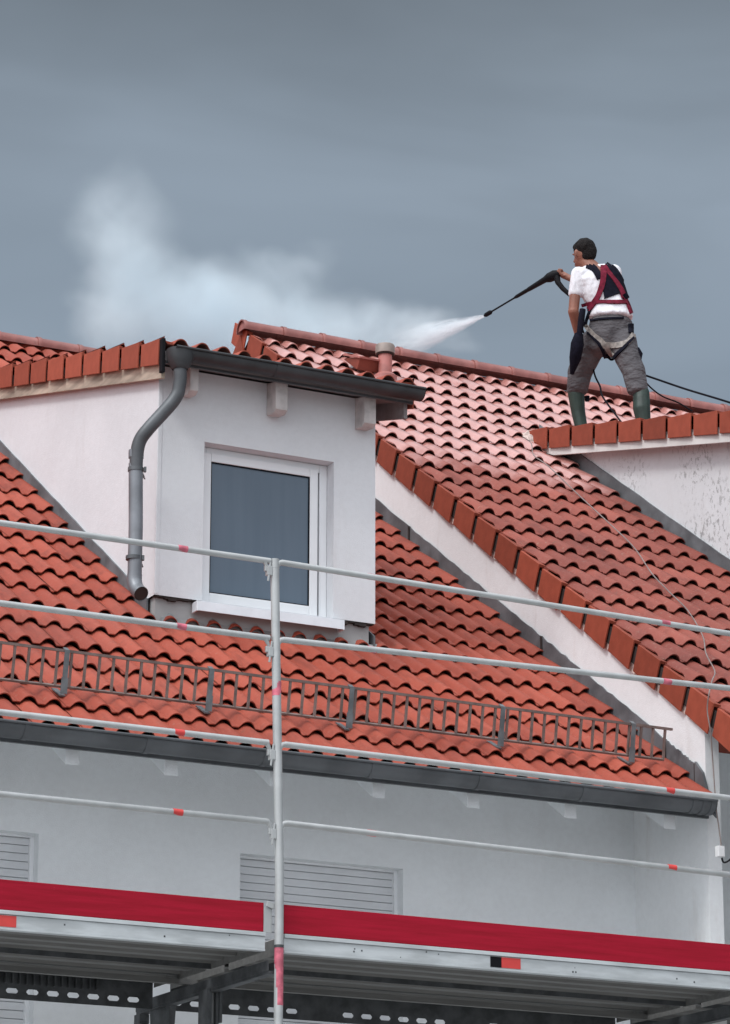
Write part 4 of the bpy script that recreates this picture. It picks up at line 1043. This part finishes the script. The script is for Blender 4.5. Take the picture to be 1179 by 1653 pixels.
q = MB().tube([Zp(842, 965, dR * .5), Zp(862, 1010, dR * .5), Zp(854, 1090, dR * .5), Zp(856, 1165, dR * .6)], [.022, .030, .020, .018], 10).build('side_pouch', M['navy'], person, smooth=True)
q = MB().tube([Zp(745, 520, -.13), Zp(770, 560, -.12)], [.022, .018], 8).build('shoulder_buckle', M['navy'], person, smooth=True)
q = MB().tube([Zp(440, 1350, dL*.9 + .05), Zp(442, 1390, dL*.9+.05)], [.022, .018], 8).build('knee_tag', M['navy'], person, smooth=True)

# spray lance
lance = empty('spray_lance', Zp(215, 380, .38))
tag(lance, 'long black pressure washer lance held by the worker, jet at its tip', 'lance')
g0, g1 = Zp(222, 352, .37), Zp(100, 408, .44)
dn = 1.05
tip = hd(782, 510, D0 + dn)
MB().tube([g0 + (g0 - g1) * .10, g0, g0.lerp(g1, .35), g0.lerp(g1, .75), g1, g1.lerp(tip, .25), g1.lerp(tip, .34)], [.010, .026, .044, .040, .026, .019, .012], 12).build('gun_body', M['black'], lance, smooth=True)
MB().tube([g0.lerp(g1, .25), Zp(205, 430, .37), Zp(245, 480, .36), Zp(300, 530, .34)], [.030, .024, .021, .018], 10).build('grip', M['black'], lance, smooth=True)
MB().tube([g1.lerp(tip, .15), g1.lerp(tip, .90)], .0075, 8).build('lance_tube', M['black'], lance, smooth=True)
MB().tube([g1.lerp(tip, .30), g1.lerp(tip, .46), g1.lerp(tip, .50)], [.017, .015, .009], 8).build('lance_sleeve', M['black'], lance, smooth=True)
MB().tube([g1.lerp(tip, .88), g1.lerp(tip, .90), g1.lerp(tip, .97), tip], [.012, .020, .019, .008], 10).build('nozzle', M['black'], lance, smooth=True)
# hose and ropes
hose = MB().tube(smooth_path([Zp(300, 530, .34), Zp(340, 640, .25), Zp(400, 800, .20), Zp(470, 1000, .22), Zp(500, 1170, .10), Zp(545, 1270, .0), hd(973, 640, D0 - .1), hd(993, 668, D0 - .35), hd(1010, 690, D0 - .6)], 6), .0075, 7).build('hose', M['rubber'], smooth=True)
tag(hose, 'black hose hanging from the lance between the worker\'s legs onto the tiles', 'hose')
r1 = MB().tube(smooth_path([Zp(850, 1160, dR * .6), hd(1060, 612, D0 - .1), hd(1110, 629, D0 - .2), hd(1179, 650, D0 - .4), hd(1300, 690, D0 - .8)], 6), .0085, 7).build('rope', M['rubber'], smooth=True)
tag(r1, 'upper black safety rope running from the worker\'s thigh off to the right', 'rope')
r2 = MB().tube(smooth_path([Zp(880, 1190, dR * .6), hd(1050, 625, D0 + .1), hd(1070, 640, D0 + .2), hd(1095, 650, D0 + .3), hd(1118, 664, D0 + .3)], 6), .0065, 7).build('rope', M['rubber'], smooth=True)
tag(r2, 'short lower black rope slanting from the worker\'s leg down to the roof tiles', 'rope')

# =================================================================== WATER JET AND MIST
def vol_mat(name, dens_fn, color=(1, 1, 1), aniso=0.2):
    m = bpy.data.materials.new(name); m.use_nodes = True; nt = m.node_tree; nt.nodes.clear()
    v = N(nt, 'ShaderNodeVolumePrincipled'); v.inputs['Color'].default_value = (*color, 1); v.inputs['Anisotropy'].default_value = aniso
    o = N(nt, 'ShaderNodeOutputMaterial'); L(nt, v.outputs[0], o.inputs['Volume']); L(nt, dens_fn(nt), v.inputs['Density'])
    return m
hit = hpl(640, 578, Vector((0, BY0, BZ0)) + nB * .15, nB)
hit = hd(628, 562, D0 + 2.2)
ax = (hit - tip); Lj = ax.length
def jet_d(nt):
    t = N(nt, 'ShaderNodeTexCoord'); s = N(nt, 'ShaderNodeSeparateXYZ'); L(nt, t.outputs['Object'], s.inputs[0])
    # local X along the jet 0..L
    u = math_n(nt, 'DIVIDE', s.outputs[0], Lj)
    rad = math_n(nt, 'SQRT', math_n(nt, 'ADD', math_n(nt, 'MULTIPLY', s.outputs[1], s.outputs[1]), math_n(nt, 'MULTIPLY', s.outputs[2], s.outputs[2])))
    rr = math_n(nt, 'ADD', math_n(nt, 'MULTIPLY', u, .19), .014)
    e = math_n(nt, 'SUBTRACT', 1.0, math_n(nt, 'DIVIDE', rad, rr), True)
    mp_ = N(nt, 'ShaderNodeMapping'); mp_.inputs['Scale'].default_value = (.9, 7.5, 7.5); L(nt, t.outputs['Object'], mp_.inputs[0])
    nz = N(nt, 'ShaderNodeTexNoise'); nz.inputs['Scale'].default_value = 5; nz.inputs['Detail'].default_value = 3; L(nt, mp_.outputs[0], nz.inputs[0]); nz.inputs['Roughness'].default_value = .7
    dens = ramp(nt, u, [(0.0, 1.0), (0.10, .8), (0.3, .40), (0.6, .20), (0.8, .07), (1.0, .0)])
    d = math_n(nt, 'MULTIPLY', math_n(nt, 'MULTIPLY', dens, e), mapr(nt, nz.outputs[0], .38, .66, .05, 1.9))
    return math_n(nt, 'MULTIPLY', d, 78.0)
jm = vol_mat('spray', jet_d, color=(.90, .97, 1.0), aniso=0.0)
q = MB().tube([(0, 0, 0), (Lj, 0, 0)], [.016, .21], 20).build('water_jet', jm)
q.matrix_basis = Matrix.Translation(tip) @ ax.to_track_quat('X', 'Z').to_matrix().to_4x4()
tag(q, 'white fan of high pressure water spraying from the lance tip to the ridge', 'spray', kind='stuff')

MY = 26.3                                          # mist drifts beyond the ridge
def lump(nt, P, c, r):                             # smooth ellipsoidal lump at point c with radii r
    a = N(nt, 'ShaderNodeVectorMath', operation='SUBTRACT'); L(nt, P, a.inputs[0]); a.inputs[1].default_value = c
    b = N(nt, 'ShaderNodeVectorMath', operation='DIVIDE'); L(nt, a.outputs[0], b.inputs[0]); b.inputs[1].default_value = r
    l = N(nt, 'ShaderNodeVectorMath', operation='LENGTH'); L(nt, b.outputs[0], l.inputs[0])
    return mapr(nt, l.outputs['Value'], 1.0, 0.0)
def mist_d(nt):
    t = N(nt, 'ShaderNodeTexCoord')
    n0 = N(nt, 'ShaderNodeTexNoise'); n0.inputs['Scale'].default_value = .9; n0.inputs['Detail'].default_value = 3; L(nt, t.outputs['Object'], n0.inputs[0])
    sc = N(nt, 'ShaderNodeVectorMath', operation='SUBTRACT'); L(nt, n0.outputs['Color'], sc.inputs[0]); sc.inputs[1].default_value = (.5, .5, .5)
    sc2 = N(nt, 'ShaderNodeVectorMath', operation='SCALE'); L(nt, sc.outputs[0], sc2.inputs[0]); sc2.inputs['Scale'].default_value = 1.1
    ad = N(nt, 'ShaderNodeVectorMath', operation='ADD'); L(nt, t.outputs['Object'], ad.inputs[0]); L(nt, sc2.outputs[0], ad.inputs[1])
    P = ad.outputs[0]; tot = None
    for (px, py, rx, rz, wgt) in MIST:
        c = hy(px, py, MY); l = lump(nt, P, tuple(c), (rx, .9, rz)); l = math_n(nt, 'MULTIPLY', l, wgt)
        tot = l if tot is None else math_n(nt, 'ADD', tot, l)
    n1 = N(nt, 'ShaderNodeTexNoise'); n1.inputs['Scale'].default_value = 1.9; n1.inputs['Detail'].default_value = 6; n1.inputs['Roughness'].default_value = .62; L(nt, P, n1.inputs[0])
    return math_n(nt, 'MULTIPLY', math_n(nt, 'MULTIPLY', tot, mapr(nt, n1.outputs[0], .3, .72, .30, 1.25)), MISTK)
MISTK = 2.3
MIST = [(200, 400, .52, .66, .45), (180, 350, .40, .42, .28), (225, 470, .62, .55, .8), (250, 530, .9, .45, 1.3), (330, 500, .8, .42, .9), (400, 540, 1.1, .45, 1.3), (440, 470, .60, .40, .55), (485, 432, .30, .18, .45), (520, 520, .8, .38, .8), (600, 545, .9, .30, .9), (665, 560, .6, .20, 1.1)]
mm = vol_mat('mist', mist_d, color=(.86, .955, 1.0), aniso=0.0)
c0 = hy(80, 240, MY); c1 = hy(900, 640, MY)
b = MB().box((c0.x - .3, MY - 1.0, c1.z - .3), (c1.x, MY + 1.0, c0.z + .5)).build('mist', mm)
tag(b, 'pale cloud of spray mist drifting up behind the ridge', 'mist', kind='stuff')
